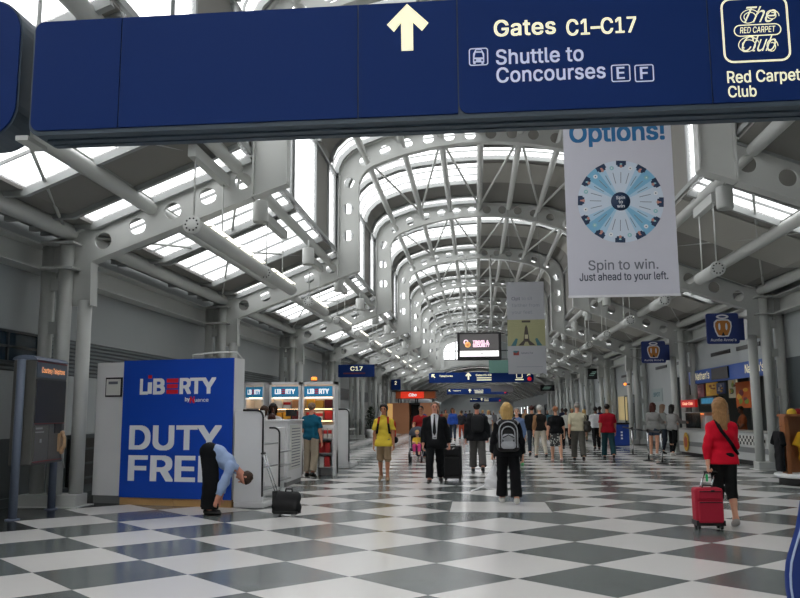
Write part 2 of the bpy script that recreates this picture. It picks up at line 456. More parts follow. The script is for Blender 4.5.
for s in (-1, 1):
    bmq = MB(); f = lambda pts: [(x if s < 0 else -x, z) for x, z in pts]
    web(bmq, f([(-8.25, 4.74), (-4.31, 6.325), (-4.31, 5.54), (-7.32, 4.42), (-7.3, 3.72), (-7.42, 3.6), (-7.72, 3.6), (-7.72, 4.3), (-8.25, 4.3)]), [(x if s < 0 else -x, z, .16) for x, z in BH])
    flange(bmq, f(btop)); flange(bmq, f([(-7.3, 3.6), (-7.32, 4.42), (-4.31, 5.54)]))
    bmq.build('aisle_beam', STEEL, fr)
    cm = MB(); sx = -1 if s < 0 else 1
    for z in (4.74, 4.27): cm.box((sx*7.85, -.12, z), (.62, .52, .035))
    cm.box((sx*7.97, .02, 2.45), (.1, .04, 4.6))
    for z in (1.0, 2.1, 3.2, 4.0): cm.box((sx*7.97, -.03, z), (.26, .08, .22))
    col = cm.build('column', STEEL, fr)
    for x, yy, zt in ((7.45, 0, 3.7), (7.76, -.16, 4.8), (8.2, .02, 4.8)):
        pm = MB(); pm.tube((sx*x, yy, .02), (sx*x, yy, zt), .125, n=20); pm.build('pipe', STEEL, col)
    bs = MB(); bs.box((sx*7.84, -.06, .11), (1.06, .44, .22)); bs.box((sx*7.84, -.06, .01), (1.24, .64, .02)); bs.build('plinth', STEEL, col, bevel=.015)
ORD = ['second', 'third', 'fourth', 'fifth', 'sixth', 'seventh', 'eighth', 'ninth']
for k in range(1, 9):
    dup(fr, (CX, FR(k), 0), 'grey steel arch frame with round holes, %s one counting from the blue overhead sign' % ORD[k-1])

# ---- side walls
def wallbox(mb, x, y0, y1, z0, z1, th=.12, m=0): mb.box((x, (y0+y1)/2, (z0+z1)/2), (th, y1-y0, z1-z0), m=m)
LOUV = mat('louvre_slats', (112, 120, 122), .5, var=.05)
w = MB(); wallbox(w, XL-.06, YBACK, YFAR, 3.14, 5.2, m=0); wallbox(w, XL-.06, YBACK, YFAR, 1.2, 2.4, m=0); wallbox(w, XL-.06, YBACK, YFAR, 0, 1.2, m=1)
wallbox(w, XL-.12, YBACK, YFAR, 2.4, 3.14, m=1)
for i in range(9): wallbox(w, XL-.03, YBACK, YFAR, 2.43+i*.08, 2.475+i*.08, .05, m=2)
struct(w.build('wall_left', [WALLP, WALLD, LOUV]))
g = MB()
for side, x in ((-1, XL), (1, XR)):
    sg = -side
    for z in (4.28, 4.74): g.box((x+sg*.2, (YBACK+YEND)/2, z), (.36, YEND-YBACK, .03))
    g.box((x+sg*.1, (YBACK+YEND)/2, 4.51), (.04, YEND-YBACK, .46))
trim(g, STEEL)
# right wall with the food shop's opening (y 24.4 .. 36) and gate doors further on
OP0, OP1 = 24.2, 36.2
w = MB()
wallbox(w, XR+.06, YBACK, YFAR, 3.05, 5.2)
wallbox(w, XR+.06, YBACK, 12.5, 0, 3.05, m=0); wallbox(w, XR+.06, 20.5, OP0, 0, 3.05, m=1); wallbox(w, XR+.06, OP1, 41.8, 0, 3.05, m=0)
y = 41.8
pieces = []
while y < YFAR-9:
    wallbox(w, XR+.06, y, y+3.2, 0, 3.05, m=0); wallbox(w, XR+.06, y+6.0, y+BAY, 0, 3.05, m=0); wallbox(w, XR+.06, y+3.2, y+6.0, 2.45, 3.05, m=0)
    pieces.append(y+3.2); y += BAY
wallbox(w, XR+.06, y, YFAR, 0, 3.05, m=0)
wallbox(w, XR+.06, 12.5, 20.5, 2.75, 3.05); wallbox(w, XR+.06, 12.5, 20.5, 0, .3, m=1)
for k in range(0, 9):
    for a, b in ((2.0, 4.2), (4.9, 7.1)): w.box((XR-.01, FR(k)+(a+b)/2, 3.62), (.04, b-a, .13), m=2)
struct(w.build('wall_right', [WALLP, WALLD, BLACK]))
FRAMEM = mat('dark_window_frame', (52, 58, 60), .4)
def wall_glazing(y0, y1, z0, z1, x=XR):
    m = MB(); m.box((x+.08, (y0+y1)/2, (z0+z1)/2), (.02, y1-y0, z1-z0))
    n = max(1, round((y1-y0)/1.3))
    for i in range(n+1): m.box((x+.06, y0+(y1-y0)*i/n, (z0+z1)/2), (.08, .06, z1-z0), m=1)
    for z in (z0, z1): m.box((x+.06, (y0+y1)/2, z), (.08, y1-y0, .06), m=1)
    win_n[0] += 1; struct(m.build('window_%d' % win_n[0], [WALLG, FRAMEM]))
wall_glazing(12.5, 20.5, .3, 2.75)
DOORM = mat('slate_blue_door', (96, 112, 120), .45)
for i, y in enumerate(pieces[:9]):
    m = MB()
    for j in (0, 1):
        m.box((XR+.1, y+.7+1.4*j, 1.22), (.06, 1.36, 2.42)); m.box((XR+.05, y+.7+1.4*j, 1.5), (.03, .5, 1.1), m=1)
        m.tube((XR+.02, y+1.28+.24*j, .9), (XR+.02, y+1.28+.24*j, 1.3), .02, n=8, m=2)
    for yy in (y, y+2.8): m.box((XR+.03, yy, 1.24), (.16, .09, 2.48), m=3)
    m.box((XR+.03, y+1.4, 2.46), (.16, 2.89, .09), m=3)
    struct(m.build('door_%d' % (i+1), [DOORM, WALLG, CHROME, FRAMEM]))
for s, x in (('left', XL+.03), ('right', XR-.03)):
    b = MB()
    for y0, y1 in (((YBACK, YFAR),) if s == 'left' else ((YBACK, OP0), (OP1, 45.0))): b.box((x, (y0+y1)/2, .08), (.06, y1-y0, .16))
    struct(b.build('baseboard_'+s, WALLD))
# high strip windows in the nearest bay of the left wall
m = MB(); m.box((XL+.04, 10.9, 2.83), (.02, 7.0, .5))
for i in range(8): m.box((XL+.06, 7.4+i, 2.83), (.05, .05, .56), m=1)
for z in (2.56, 2.83, 3.1): m.box((XL+.06, 10.9, z), (.05, 7.1, .04), m=1)
win_n[0] += 1; struct(m.build('window_%d' % win_n[0], [mat('dark_blue_pane', (34, 52, 66), .15, var=.15), FRAMEM]))
# dark recessed openings along the left wall
b = MB()
for y0, y1 in ((15.8, 21.5), (25.0, 30.5), (43.5, 48.5), (53, 58), (70, 75)):
    b.box((XL+.03, (y0+y1)/2, .62), (.06, y1-y0, 1.0), m=0)
    for z in (.3, .6, .9): b.box((XL+.07, (y0+y1)/2, z), (.03, y1-y0, .04), m=1)
    b.box((XL+.06, (y0+y1)/2, 1.16), (.08, y1-y0+.1, .08), m=1)
trim(b, [BLACK, WALLD])
# ---- back wall behind the viewer, and the glazed end wall with the lower vault beyond
w = MB(); w.box((.2, YBACK-.1, 2.5), (18, .2, 5)); w.box((.2, YBACK-.1, 5.9), (9.6, .2, 1.8)); struct(w.build('wall_back', WALLP))
g = MB(); g.box((CX, YBACK-.1, 8.45), (8.6, .04, 3.4)); window(g)
LOWV = [(-8.4, 3.9), (-7.2, 4.7), (-5.6, 5.5), (-4.0, 6.1), (-2.6, 6.5), (-1.2, 6.72), (0, 6.8)]
low = half(LOWV)
e = MB()
wallpts = [(-9, 3.0), (-9, 5.2), (-4.4, 7.0), (-4.4, 7.15)]
# lower part of the end wall: everything between the low vault and the sill of the arched window
poly = [(x, z) for x, z in low] + [(9, 3.9), (9, 5.3), (4.45, 7.2), (-4.45, 7.2), (-9, 5.3), (-9, 3.9)]
up = half([(-3.7, 7.2), (-3.69, 8.3), (-3.4, 8.86), (-2.79, 9.12), (-1.51, 9.42), (0, 9.52)])
vs, fs = plate(poly, [], .25); e.add([Vector((CX+p.x, YEND+.13+p.y*0+p.z, p.y)) for p in vs], fs)
arc = [(-4.45, 7.2), (-4.45, 8.8), (-4.2, 9.3), (-3.6, 9.78), (-2.8, 10.05), (-1.6, 10.22), (0, 10.3)]
ring = half(arc) + up[::-1]
vs, fs = plate(ring, [], .25); e.add([Vector((CX+p.x, YEND+.13+p.z, p.y)) for p in vs], fs)
struct(e.build('wall_end', STEEL))
g = MB(); cutx = 1.35
g.prism([q for q in up if q[0] < cutx]+[(cutx, 9.44), (cutx, 7.2)] if up[0][0] < 0 else up, (CX, YEND+.16, 0), (1, 0, 0), (0, 0, 1), .02)
e2 = MB(); e2.prism([(cutx, 7.2), (cutx, 9.46), (1.51, 9.42), (2.79, 9.12), (3.4, 8.86), (3.69, 8.3), (3.7, 7.2)], (CX, YEND+.2, 0), (1, 0, 0), (0, 0, 1), .08); struct(e2.build('wall_end_panel', WALLP))
for x in (-2.4, -1.2, 0, 1.2, 2.4): g.box((CX+x, YEND+.1, 8.3), (.1, .08, 2.3), m=1)
for z in (7.25, 8.2): g.box((CX, YEND+.1, z), (7.3, .08, .1), m=1)
win_n[0] += 1; struct(g.build('window_%d' % win_n[0], [SKYG, FRAMEM]))
rim = MB(); pts = [(x, z) for x, z in low]; flange(rim, pts, .5, .14); o = rim.build('trim_90', STEEL, loc=(CX, YEND-.05, 0)); struct(o)
v = MB(); lp = [Vector((CX+x, 0, z)) for x, z in low]; gl = MB(); gr_ = MB()
y = YEND
while y < YFAR:
    strip(v, lp, y, y+5.2, .08); strip(v, lp, y+6.6, min(y+BAY, YFAR), .08); strip(gr_, lp, y-.15, y+.15, .25)
    strip(gl, lp[2:-2], y+5.2, y+6.6, .02); strip(v, lp[:3], y+5.2, y+6.6, .08); strip(v, lp[-3:], y+5.2, y+6.6, .08); y += BAY
struct(v.build('ceiling_far', CEILP)); window(gl); struct(gr_.build('trim_91', STEEL))
w = MB(); w.box((.2, YFAR, 3), (20, .2, 8)); struct(w.build('wall_far', WALLP))
# ================================================================ SIGNS, BANNERS, LAMPS
def P2(pts, Y): return [(lambda p: (p.x, p.z))(at(px, py, Y)) for px, py in pts]
def poly_px(mb, pts, Y, m=0, depth=.004): mb.prism(P2(pts, Y)[::-1] if 0 else P2(pts, Y), (0, Y, 0), (1, 0, 0), (0, 0, 1), depth, m)
def ring2(mb, outer, inner, Y, m=0, o=None):
    n = len(outer); vs = [(x, Y, z) for x, z in outer]+[(x, Y, z) for x, z in inner]
    mb.add(vs, [(i, (i+1) % n, n+(i+1) % n, n+i) for i in range(n)], m)
def rect_ring(mb, x0, z0, x1, z1, t, r, Y, m=0):
    o = rrect(x1-x0, z1-z0, r, 5, x0, z0); i = rrect(x1-x0-2*t, z1-z0-2*t, max(r-t, .001), 5, x0+t, z0+t); ring2(mb, o, i, Y, m)
SY = 6.0; SZ0, SZ1 = 3.925, 4.89
sg = thing('overhead_sign', 'big navy blue overhead direction sign with white arrow spanning the hall above everything', 'sign', (0, 0, 0))
m = MB(); m.prism(rrect(7.72, SZ1-SZ0+.03, .09, 6, -3.63, SZ0-.03, (1, 0, 0, 1)), (0, SY+.35, 0), (1, 0, 0), (0, 0, 1), .335); m.build('casing', SIGNF, sg)
seams = [-3.615] + [at(px, 70, SY).x for px in (120, 358, 458, 711)] + [4.08]
for i in range(5):
    m = MB(); a, b = seams[i]+.005, seams[i+1]-.005
    m.prism(rrect(b-a, SZ1-SZ0-.015, .075, 6, a, SZ0+.008, (i == 0 or i == 3, 0, 0, i == 0)), (0, SY+.015, 0), (1, 0, 0), (0, 0, 1), .015); m.build('face_panel', SIGNB, sg)
m = MB(); m.box((.23, SY+.13, SZ0-.037), (7.5, .025, .02)); m.box((.23, SY+.24, SZ0-.037), (7.5, .025, .02)); m.box((.23, SY+.185, SZ0-.032), (7.5, .1, .01)); m.build('rail', SIGNF, sg)
for x, zt in ((-3.69, 9.45), (-2.5, 9.95), (3.0, 9.95), (4.15, 9.45)):
    edge = abs(x) > 3.5
    m = MB(); m.tube((x, SY+.17, SZ0-.02 if edge else SZ1-.05), (x, SY+.17, zt if not edge else 6.1), .018, n=10)
    if edge: m.box((x, SY+.17, SZ0-.04), (.11, .3, .04))
    m.build('hanger', STEEL, sg)
L = SY-.004
m = MB()
poly_px(m, [(407, 4), (428.5, 23), (422, 31), (413, 22.5), (413.3, 50.5), (401.5, 51), (401, 23), (394, 32), (387, 25)], L)
text_px(m, 'Gates', 494, 36.3, 556, 15.5, L, spacing=1.04, bold=.016); text_px(m, 'C1–C17', 566.5, 35.4, 637, 15.5, L, bold=.016)
x0, z0 = P2([(729, 62)], L)[0]; x0 = at(724, 62, L).x; x1 = at(792, 62, L).x; z0 = at(758, 62, L).z; z1 = at(758, -3, L).z
rect_ring(m, x0, z0, x1, z1, .016, .075, L)
text_px(m, 'Red Carpet', 727.5, 83, 801, 11.5, L, bold=.012); text_px(m, 'Club', 728.5, 97.3, 757, 11, L, bold=.012)
text_px(m, 'The', 744, 23, 777, 16, L, bold=.0, shear=.6); text_px(m, 'Club', 742, 52, 777, 16, L, bold=.0, shear=.6)
ox0, oz0, ox1, oz1 = at(734, 36, L).x, at(757, 36, L).z, at(782, 36, L).x, at(757, 24, L).z
rect_ring(m, ox0, oz0, ox1, oz1, .009, (oz1-oz0)/2-.001, L)
text_px(m, 'RED CARPET', 740, 33.4, 776, 6, L, bold=.01, shear=.2)
def flourish(cx, cz, a, b, turns, tilt):
    pts = []
    for i in range(40):
        t = i/39*turns*2*math.pi; k = 1-.55*i/39
        x, z = a*k*math.cos(t), b*k*math.sin(t); pts.append((cx+x*math.cos(tilt)-z*math.sin(tilt), L, cz+x*math.sin(tilt)+z*math.cos(tilt)))
    m.path(pts, .0033, 5)
c1 = at(749, 17, L); c2 = at(748, 45, L); c3 = at(772, 15, L); c4 = at(772, 46, L)
flourish(c1.x, c1.z, .075, .064, 1.6, .3); flourish(c2.x, c2.z, .083, .07, 1.6, .2); flourish(c3.x, c3.z, .052, .045, 1.3, -.2); flourish(c4.x, c4.z, .045, .06, 1.3, 0)
m.build('lettering', LETC, sg)
m = MB()
text_px(m, 'Shuttle to', 496, 64.5, 584, 14.5, L, spacing=1.02, bold=.014); text_px(m, 'Concourses', 496.5, 82.5, 606, 14.5, L, spacing=1.02, bold=.014)
for px, ch in ((611.5, 'E'), (635, 'F')):
    q = MB(); a = at(px, 82.2, L); b = at(px+18.5, 64, L); rect_ring(q, a.x, a.z, b.x, b.z, .0095, .018, L)
    text_px(q, ch, px+5.3, 78.8, px+13.5, 11.5, L); q.build('concourse_letter', LETP, sg)
m.build('transit_lettering', LETP, sg); m = MB()
a = at(469, 66, L); b = at(488, 47.5, L); rect_ring(m, a.x, a.z, b.x, b.z, .009, .022, L)
bus = [(473, 62.5), (473, 54), (475.5, 49.5), (481.5, 49.3), (484.2, 54), (484.3, 62.3)]
poly_px(m, bus, L)
m.build('bus_outline', LETP, sg)
m = MB()
poly_px(m, [(474.5, 57.5), (475.5, 53), (481.8, 52.8), (483, 57.3)], L-.005); poly_px(m, [(476, 51.3), (476, 50.3), (481.3, 50.2), (481.3, 51.2)], L-.005)
for px in (475.2, 482.2): poly_px(m, [(px-1, 61), (px-1, 59.5), (px+.9, 59.5), (px+.9, 61)], L-.005)
for px in (474.6, 482.7): poly_px(m, [(px-1.3, 64), (px-1.3, 62), (px+1, 62), (px+1, 64)], L-.001, 1)
m.build('bus_symbol', [SIGNB, LETP], sg)
# the neighbouring sign whose rounded end shows at the left edge
s2 = thing('overhead_sign', 'rounded end of a second navy overhead sign at the top left, beside the big one', 'sign', (0, 0, 0))
m = MB(); m.prism(rrect(3.0, 1.24, .3, 8, -6.735, SZ0-.05, (0, 1, 1, 0)), (0, SY+.35, 0), (1, 0, 0), (0, 0, 1), .33); m.build('casing', SIGNF, s2)
m = MB(); m.prism(rrect(2.97, 1.21, .29, 8, -6.72, SZ0-.035, (0, 1, 1, 0)), (0, SY+.015, 0), (1, 0, 0), (0, 0, 1), .015); m.build('face_panel', SIGNB, s2)
for x, zt in ((-4.6, 6.0), (-6.2, 5.45)): m = MB(); m.tube((x, SY+.17, SZ0+.95), (x, SY+.17, zt), .018); m.build('hanger', STEEL, s2)

# ---- Options! banner
BY = 13.75
p0, p1 = at(569, 298, BY), at(682, 296, BY); BX0, BX1, BZ0, BZ1 = p0.x, p1.x-.03, p0.z, 7.55
BANM = mat('banner_fabric', (204, 204, 214), .7, var=.015)
bn = thing('hanging_banner', 'tall pale banner with a prize wheel printed on it, hanging below the blue sign', 'banner', ((BX0+BX1)/2, BY, BZ0))
def loc(o_, x, z): return (x-o_.location.x, z-o_.location.z)
m = MB(); m.box((0, 0, (BZ1-BZ0)/2), (BX1-BX0, .012, BZ1-BZ0)); m.build('panel', BANM, bn)
m = MB(); m.box((0, 0, .02), (BX1-BX0+.02, .03, .04)); m.box((0, 0, BZ1-BZ0), (BX1-BX0+.04, .04, .05)); m.build('bar', mat('banner_bar', (226, 226, 230), .4), bn)
for x in (-.85, .85):
    m = MB(); m.tube((x, 0, BZ1-BZ0), (x, .2, 9.55-BZ0), .006, n=6); m.build('wire', STEEL2, bn)
BL = BY-.012
TEALB = mat('print_blue', (32, 106, 158), .6); GREYT = mat('print_grey', (105, 108, 118), .6); DARKT = mat('print_slate', (62, 66, 82), .6)
m = MB()
def bt(body, px0, py, px1, cap, mi, **k):
    a = at(px0, py, BY); b = at(px1, py, BY); c = at(px0, py-cap, BY)
    text_at(m, body, (a.x-bn.location.x, -.009, a.z-BZ0), (1, 0, 0), (0, 0, 1), b.x-a.x, c.z-a.z, mi, **k)
bt('Options!', 569.5, 142.5, 665, 17.5, 0, bold=.024); bt('Spin to win.', 588.5, 270.3, 658.5, 9.6, 1, bold=.008); bt('Just ahead to your left.', 579.5, 281, 668.5, 7.4, 2, bold=.013)
m.build('lettering', [TEALB, GREYT, DARKT], bn)
wc = at(620.5, 201.5, BY); wr = (at(663.5, 201, BY).x-at(577.5, 201, BY).x)/2
WH = [mat('wheel_pale', (206, 218, 232), .6, var=.01), mat('wheel_light', (172, 206, 228), .6, var=.01), mat('wheel_blue', (126, 184, 216), .6, var=.01), mat('print_navy', (28, 52, 84), .6), LETW, mat('print_skin', (196, 140, 128), .6), mat('print_mint', (150, 200, 206), .6), mat('print_thin_grey', (120, 132, 146), .6)]
m = MB(); W = Vector((wc.x-bn.location.x, -.008, wc.z-BZ0)); N = 24
def wp(r, a, y=0.): return W+Vector((r*math.sin(a), y, r*math.cos(a)))
pat = [0, 0, 1, 2, 1, 0, 0, 0, 1, 2, 1, 0]
cfg = [0, 0, 1, 2, 1, 0]
for i in range(96):
    a0, a1 = 2*math.pi*i/96, 2*math.pi*(i+1)/96
    d = abs(((math.degrees(a0)-45+45) % 90)-45)
    m.quad(wp(.1, a0), wp(.1, a1), wp(wr, a1), wp(wr, a0), 2 if d < 9 else (1 if d < 21 else 0))
for i in range(12):
    a = math.radians(30*i+3)
    def lp(u, v, y=-.003): p = wp(wr*.93+v, a, y); return p+Vector((math.cos(a), 0, -math.sin(a)))*u
    m.quad(lp(-.085, -.03), lp(.085, -.03), lp(.085, .05), lp(-.085, .05), 3)
    m.quad(lp(-.055, -.06), lp(.055, -.06), lp(.065, -.03), lp(-.065, -.03), 3)
    m.ball(lp(0, -.045, -.002), (.028, .002, .032), 10, 5); m.ball(lp(.0, -.01, -.002), (.03, .002, .018), 8, 5 if i % 2 else 6)
    b = a+math.radians(15)
    m.ball(wp(wr*.84, b, -.002), (.038, .002, .038), 10, (4, 6)[i % 2]); m.ball(wp(wr*.84, b, -.004), (.012, .002, .012), 8, (3, 4)[i % 2])
    for q in (a, b):
        t = Vector((math.cos(q), 0, -math.sin(q)))*.006
        m.quad(wp(wr*.45, q, -.002)-t, wp(wr*.45, q, -.002)+t, wp(wr*.72, q, -.002)+t, wp(wr*.72, q, -.002)-t, 7)
m.lathe([(0, -.004), (wr*.225, -.004), (wr*.225, 0)], W, 32, 3, 'y')
for t, z, wd_ in (('Spin', .04, .15), ('to', -.035, .07), ('win', -.11, .13)):
    text_at(m, t, W+Vector((-wd_/2, -.007, z)), (1, 0, 0), (0, 0, 1), wd_, .055, 4, bold=.01)
m.build('prize_wheel_print', WH, bn)

# ---- second, dimmer banner further in
B2 = 32.1
p0, p1 = at(508.5, 374, B2), at(546.5, 373, B2); z1 = at(520, 282, B2).z
GREYB = mat('grey_banner_fabric', (158, 160, 164), .7, var=.02)
b2 = thing('hanging_banner', 'narrow grey banner with an olive picture in its middle, hanging beyond the wheel banner', 'banner', ((p0.x+p1.x)/2, B2, p0.z))
wd_, hg = p1.x-p0.x, z1-p0.z
m = MB(); m.box((0, 0, hg/2), (wd_, .015, hg)); m.build('panel', GREYB, b2)
for x in (-.6, .6):
    m = MB(); m.tube((x, 0, hg), (x, .15, 9.9-p0.z), .008, n=6); m.build('wire', STEEL2, b2)
OLV = mat('print_olive', (150, 150, 112), .6); BRN = mat('print_brown', (66, 58, 54), .6); TEA = mat('print_teal', (60, 104, 112), .6); CRM = mat('print_cream', (176, 170, 140), .6)
m = MB(); zz = lambda f: hg*f
m.quad((-wd_/2, -.009, zz(.30)), (wd_/2, -.009, zz(.30)), (wd_/2, -.009, zz(.585)), (-wd_/2, -.009, zz(.585)), 0)
m.prism([(-.33, zz(.305)), (-.12, zz(.36)), (-.05, zz(.50)), (0, zz(.53)), (.05, zz(.50)), (.12, zz(.36)), (.36, zz(.305)), (.12, zz(.305)), (.05, zz(.345)), (-.05, zz(.345)), (-.12, zz(.305))], (0, -.009, 0), (1, 0, 0), (0, 0, 1), .003, 1)
m.box((0, -.013, zz(.40)), (.13, .002, .16), m=3); m.box((0, -.013, zz(.565)), (.34, .002, .08), m=1)
for s in (-1, 1):
    m.prism([(s*.62, zz(.302)), (s*.42, zz(.302)), (s*.34, zz(.375)), (s*.42, zz(.385))][::s], (0, -.009, 0), (1, 0, 0), (0, 0, 1), .003, 2)
    for k in range(3): m.bar((s*.08, -.01, zz(.5+.015*k)), (s*.62, -.01, zz(.5+.03*k)), .002, .012, 3, (0, -1, 0))
m.build('picture', [OLV, BRN, TEA, CRM], b2)
m = MB()
for t, f, x0, w_, k in (('Opt', .80, -.55, .34, 0), ('to sit', .80, -.15, .42, 1), ('farther from', .725, -.55, 1.1, 1), ('your feet.', .65, -.55, .84, 1)):
    text_at(m, t, (x0, -.01, zz(f)), (1, 0, 0), (0, 0, 1), w_, .13, k, bold=.0)
text_at(m, 'Economy Plus', (-.22, -.01, zz(.215)), (1, 0, 0), (0, 0, 1), .46, .07, 0, bold=.0)
m.box((.1, -.009, zz(.075)), (1.02, .002, .018), m=1)
m.build('lettering', [DARKT, mat('print_midgrey', (128, 131, 136), .6)], b2)
m = MB(); m.box((-.42, -.012, zz(.225)), (.22, .006, .17), m=0); m.prism([(-.53, zz(.2)), (-.31, zz(.2)), (-.31, zz(.245)), (-.42, zz(.22)), (-.53, zz(.235))], (0, -.016, 0), (1, 0, 0), (0, 0, 1), .003, 1)
m.build('emblem', [TEA, mat('print_rust', (140, 62, 58), .6)], b2)
# ---- far small banners
for nm, pa, pb, Y, c, lab in (('banner', (491, 392), (513, 384.5), 118, (206, 206, 210), 'small plain grey banner hanging between the two distant blue signs'),
                              ('banner', (489, 373), (509, 360), 83, (96, 134, 124), 'grey-green banner above the distant blue sign, below the television')):
    a, b = at(*pa, Y), at(*pb, Y); m = MB(); m.box(((a.x+b.x)/2, Y, (a.z+b.z)/2), (b.x-a.x, .03, b.z-a.z))
    for x in (a.x+.2, b.x-.2): m.tube((x, Y, b.z), (x, Y, min(b.z+3, 6.6 if Y > 90 else 9.9)), .015, n=6)
    tag(m.build('hanging_'+nm, mat('far_banner_%d' % Y, c, .7)), lab, 'banner')

# ---- television
TY = 41.2
a, b = at(457.5, 360.5, TY), at(501, 332, TY)
tv = thing('television', 'large black television hanging on two poles from the vault', 'television', ((a.x+b.x)/2, TY, a.z))
tw, th = b.x-a.x, b.z-a.z
m = MB(); m.box((0, .1, th/2), (tw, .22, th)); m.build('housing', BLACK, tv, bevel=.03)
SCR = mat('screen_dark', (70, 68, 68), .3, var=.02, emit=.9); SCW = mat('screen_white', (255, 252, 252), .3, var=0, emit=1.1)
m = MB(); m.box((0, -.015, th*.53), (tw*.88, .02, th*.82)); m.build('screen', SCR, tv)
m = MB(); m.box((0, -.03, th*.235), (tw*.88, .01, th*.2)); m.box((.13, -.037, th*.235), (.1, .004, .05), m=1)
m.lathe([(0, -.002), (.15, -.002), (.15, .004)], (-tw*.26, -.035, th*.56), 20, 2, 'y'); m.lathe([(.07, -.002), (.13, -.002), (.13, .004)], (-tw*.30, -.03, th*.65), 20, 3, 'y')
m.lathe([(0, -.002), (.08, -.002), (.08, .004)], (-tw*.265, -.04, th*.56), 12, 4, 'y')
text_at(m, 'TRAVEL &', (-.33, -.03, th*.60), (1, 0, 0), (0, 0, 1), .82, .15, 3, bold=.05); text_at(m, 'SECURITY', (-.33, -.03, th*.475), (1, 0, 0), (0, 0, 1), .86, .16, 3, bold=.05)
m.build('screen_picture', [SCW, BLACK, mat('screen_orange', (236, 176, 110), .3, emit=.8), mat('screen_pink', (250, 214, 232), .3, emit=.9), mat('screen_amber', (214, 140, 84), .3, emit=.7)], tv)
for x in (-.62, .66):
    m = MB(); m.tube((x, .1, th), (x, .2, 9.75-a.z), .05, n=10); m.build('pole', STEEL, tv)

# ---- distant blue signs
REDM = mat('red_sign_disc', (206, 30, 44), .5, emit=.5)
for Y, (xa, ya), (xb, yb), lab in ((84., (429, 383), (533.5, 371.5), 'long navy direction sign hanging below the television in the distance'),
                                   (140., (447, 394.5), (507.5, 388.3), 'navy direction sign far down the hall, seen under the longer one'),
                                   (176., (470, 402), (501, 397.6), 'farthest small navy direction sign, just above the crowd')):
    a, b = at(xa, ya, Y), at(xb, yb, Y); w_, h_ = b.x-a.x, b.z-a.z
    o = thing('direction_sign', lab, 'sign', ((a.x+b.x)/2, Y, a.z))
    m = MB(); m.box((0, .1, h_/2), (w_, .25, h_)); m.build('casing', SIGNB, o)
    m = MB(); q = h_/1.3
    def arrow(cx, cz, s, rot):
        p = [(0, .3), (.3, 0), (.2, -.09), (.08, .03), (.08, -.4), (-.08, -.4), (-.08, .03), (-.2, -.09), (-.3, 0)]
        m.prism([(cx+s*(x*math.cos(rot)-z*math.sin(rot)), cz+s*(x*math.sin(rot)+z*math.cos(rot))) for x, z in p], (0, -.03, 0), (1, 0, 0), (0, 0, 1), .01)
    arrow(-w_*.46, h_*.7, q*.9, .75); arrow(-w_*.12, h_*.68, q*1.3, 0)
    text_at(m, 'Telephones', (-w_*.40, -.04, h_*.58), (1, 0, 0), (0, 0, 1), w_*.13, h_*.16)
    text_at(m, 'Gates C1–C8', (-w_*.05, -.04, h_*.62), (1, 0, 0), (0, 0, 1), w_*.15, h_*.18)
    for z in (.44, .24): m.box((w_*.03, -.03, h_*z), (w_*.14, .01, h_*.09))
    if Y < 100:
        rect_ring(m, w_*.335, h_*.36, w_*.395, h_*.9, .08, .1, -.035); m.box((w_*.365, -.03, h_*.24), (w_*.08, .01, h_*.1)); arrow(w_*.455, h_*.78, q*.8, -.75)
    m.build('lettering', LETC, o)
    m = MB(); m.lathe([(0, 0), (h_*.2, 0), (h_*.2, .03)], (w_*.46, -.05, h_*.3), 16, 0, 'y'); m.build('disc', REDM, o)
    for x in (-w_*.3, w_*.3):
        m = MB(); m.tube((x, .1, h_), (x, .1, (8.6 if Y < 100 else 6.4)-a.z), .03, n=6); m.build('hanger', STEEL, o)
# ---- gate number signs
for Y, (xa, ya), (xb, yb), txt, lab in ((41.3, (338, 377.3), (374.3, 364.3), 'C17', 'blue gate sign reading C17 under the left aisle roof'), (68.6, (391, 390), (400.5, 379.5), '2', 'small square dark blue sign with a white numeral near the orange shop front')):
    a, b = at(xa, ya, Y), at(xb, yb, Y); w_, h_ = b.x-a.x, b.z-a.z
    o = thing('gate_sign', lab, 'sign', ((a.x+b.x)/2, Y, a.z))
    m = MB(); m.box((0, .1, h_/2), (w_, .2, h_)); m.build('casing', SIGNB, o, bevel=.02)
    m = MB(); text_at(m, txt, (-w_*(.16 if len(txt) > 1 else .12), -.006, h_*.52), (1, 0, 0), (0, 0, 1), w_*(.34 if len(txt) > 1 else .22), h_*.32)
    m.build('lettering', LETC, o)
    if len(txt) > 1: m = MB(); m.box((-.1, -.003, h_*.3), (w_*.6, .01, .07)); m.build('stripe', mat('dark_red_print', (92, 30, 52), .5), o)
    for x in (-w_*.35, w_*.35): m = MB(); m.tube((x, .1, h_), (x, .1, 4.86+.4*(8.55-abs((a.x+b.x)/2+x-CX))-a.z), .02, n=6); m.build('hanger', STEEL, o)
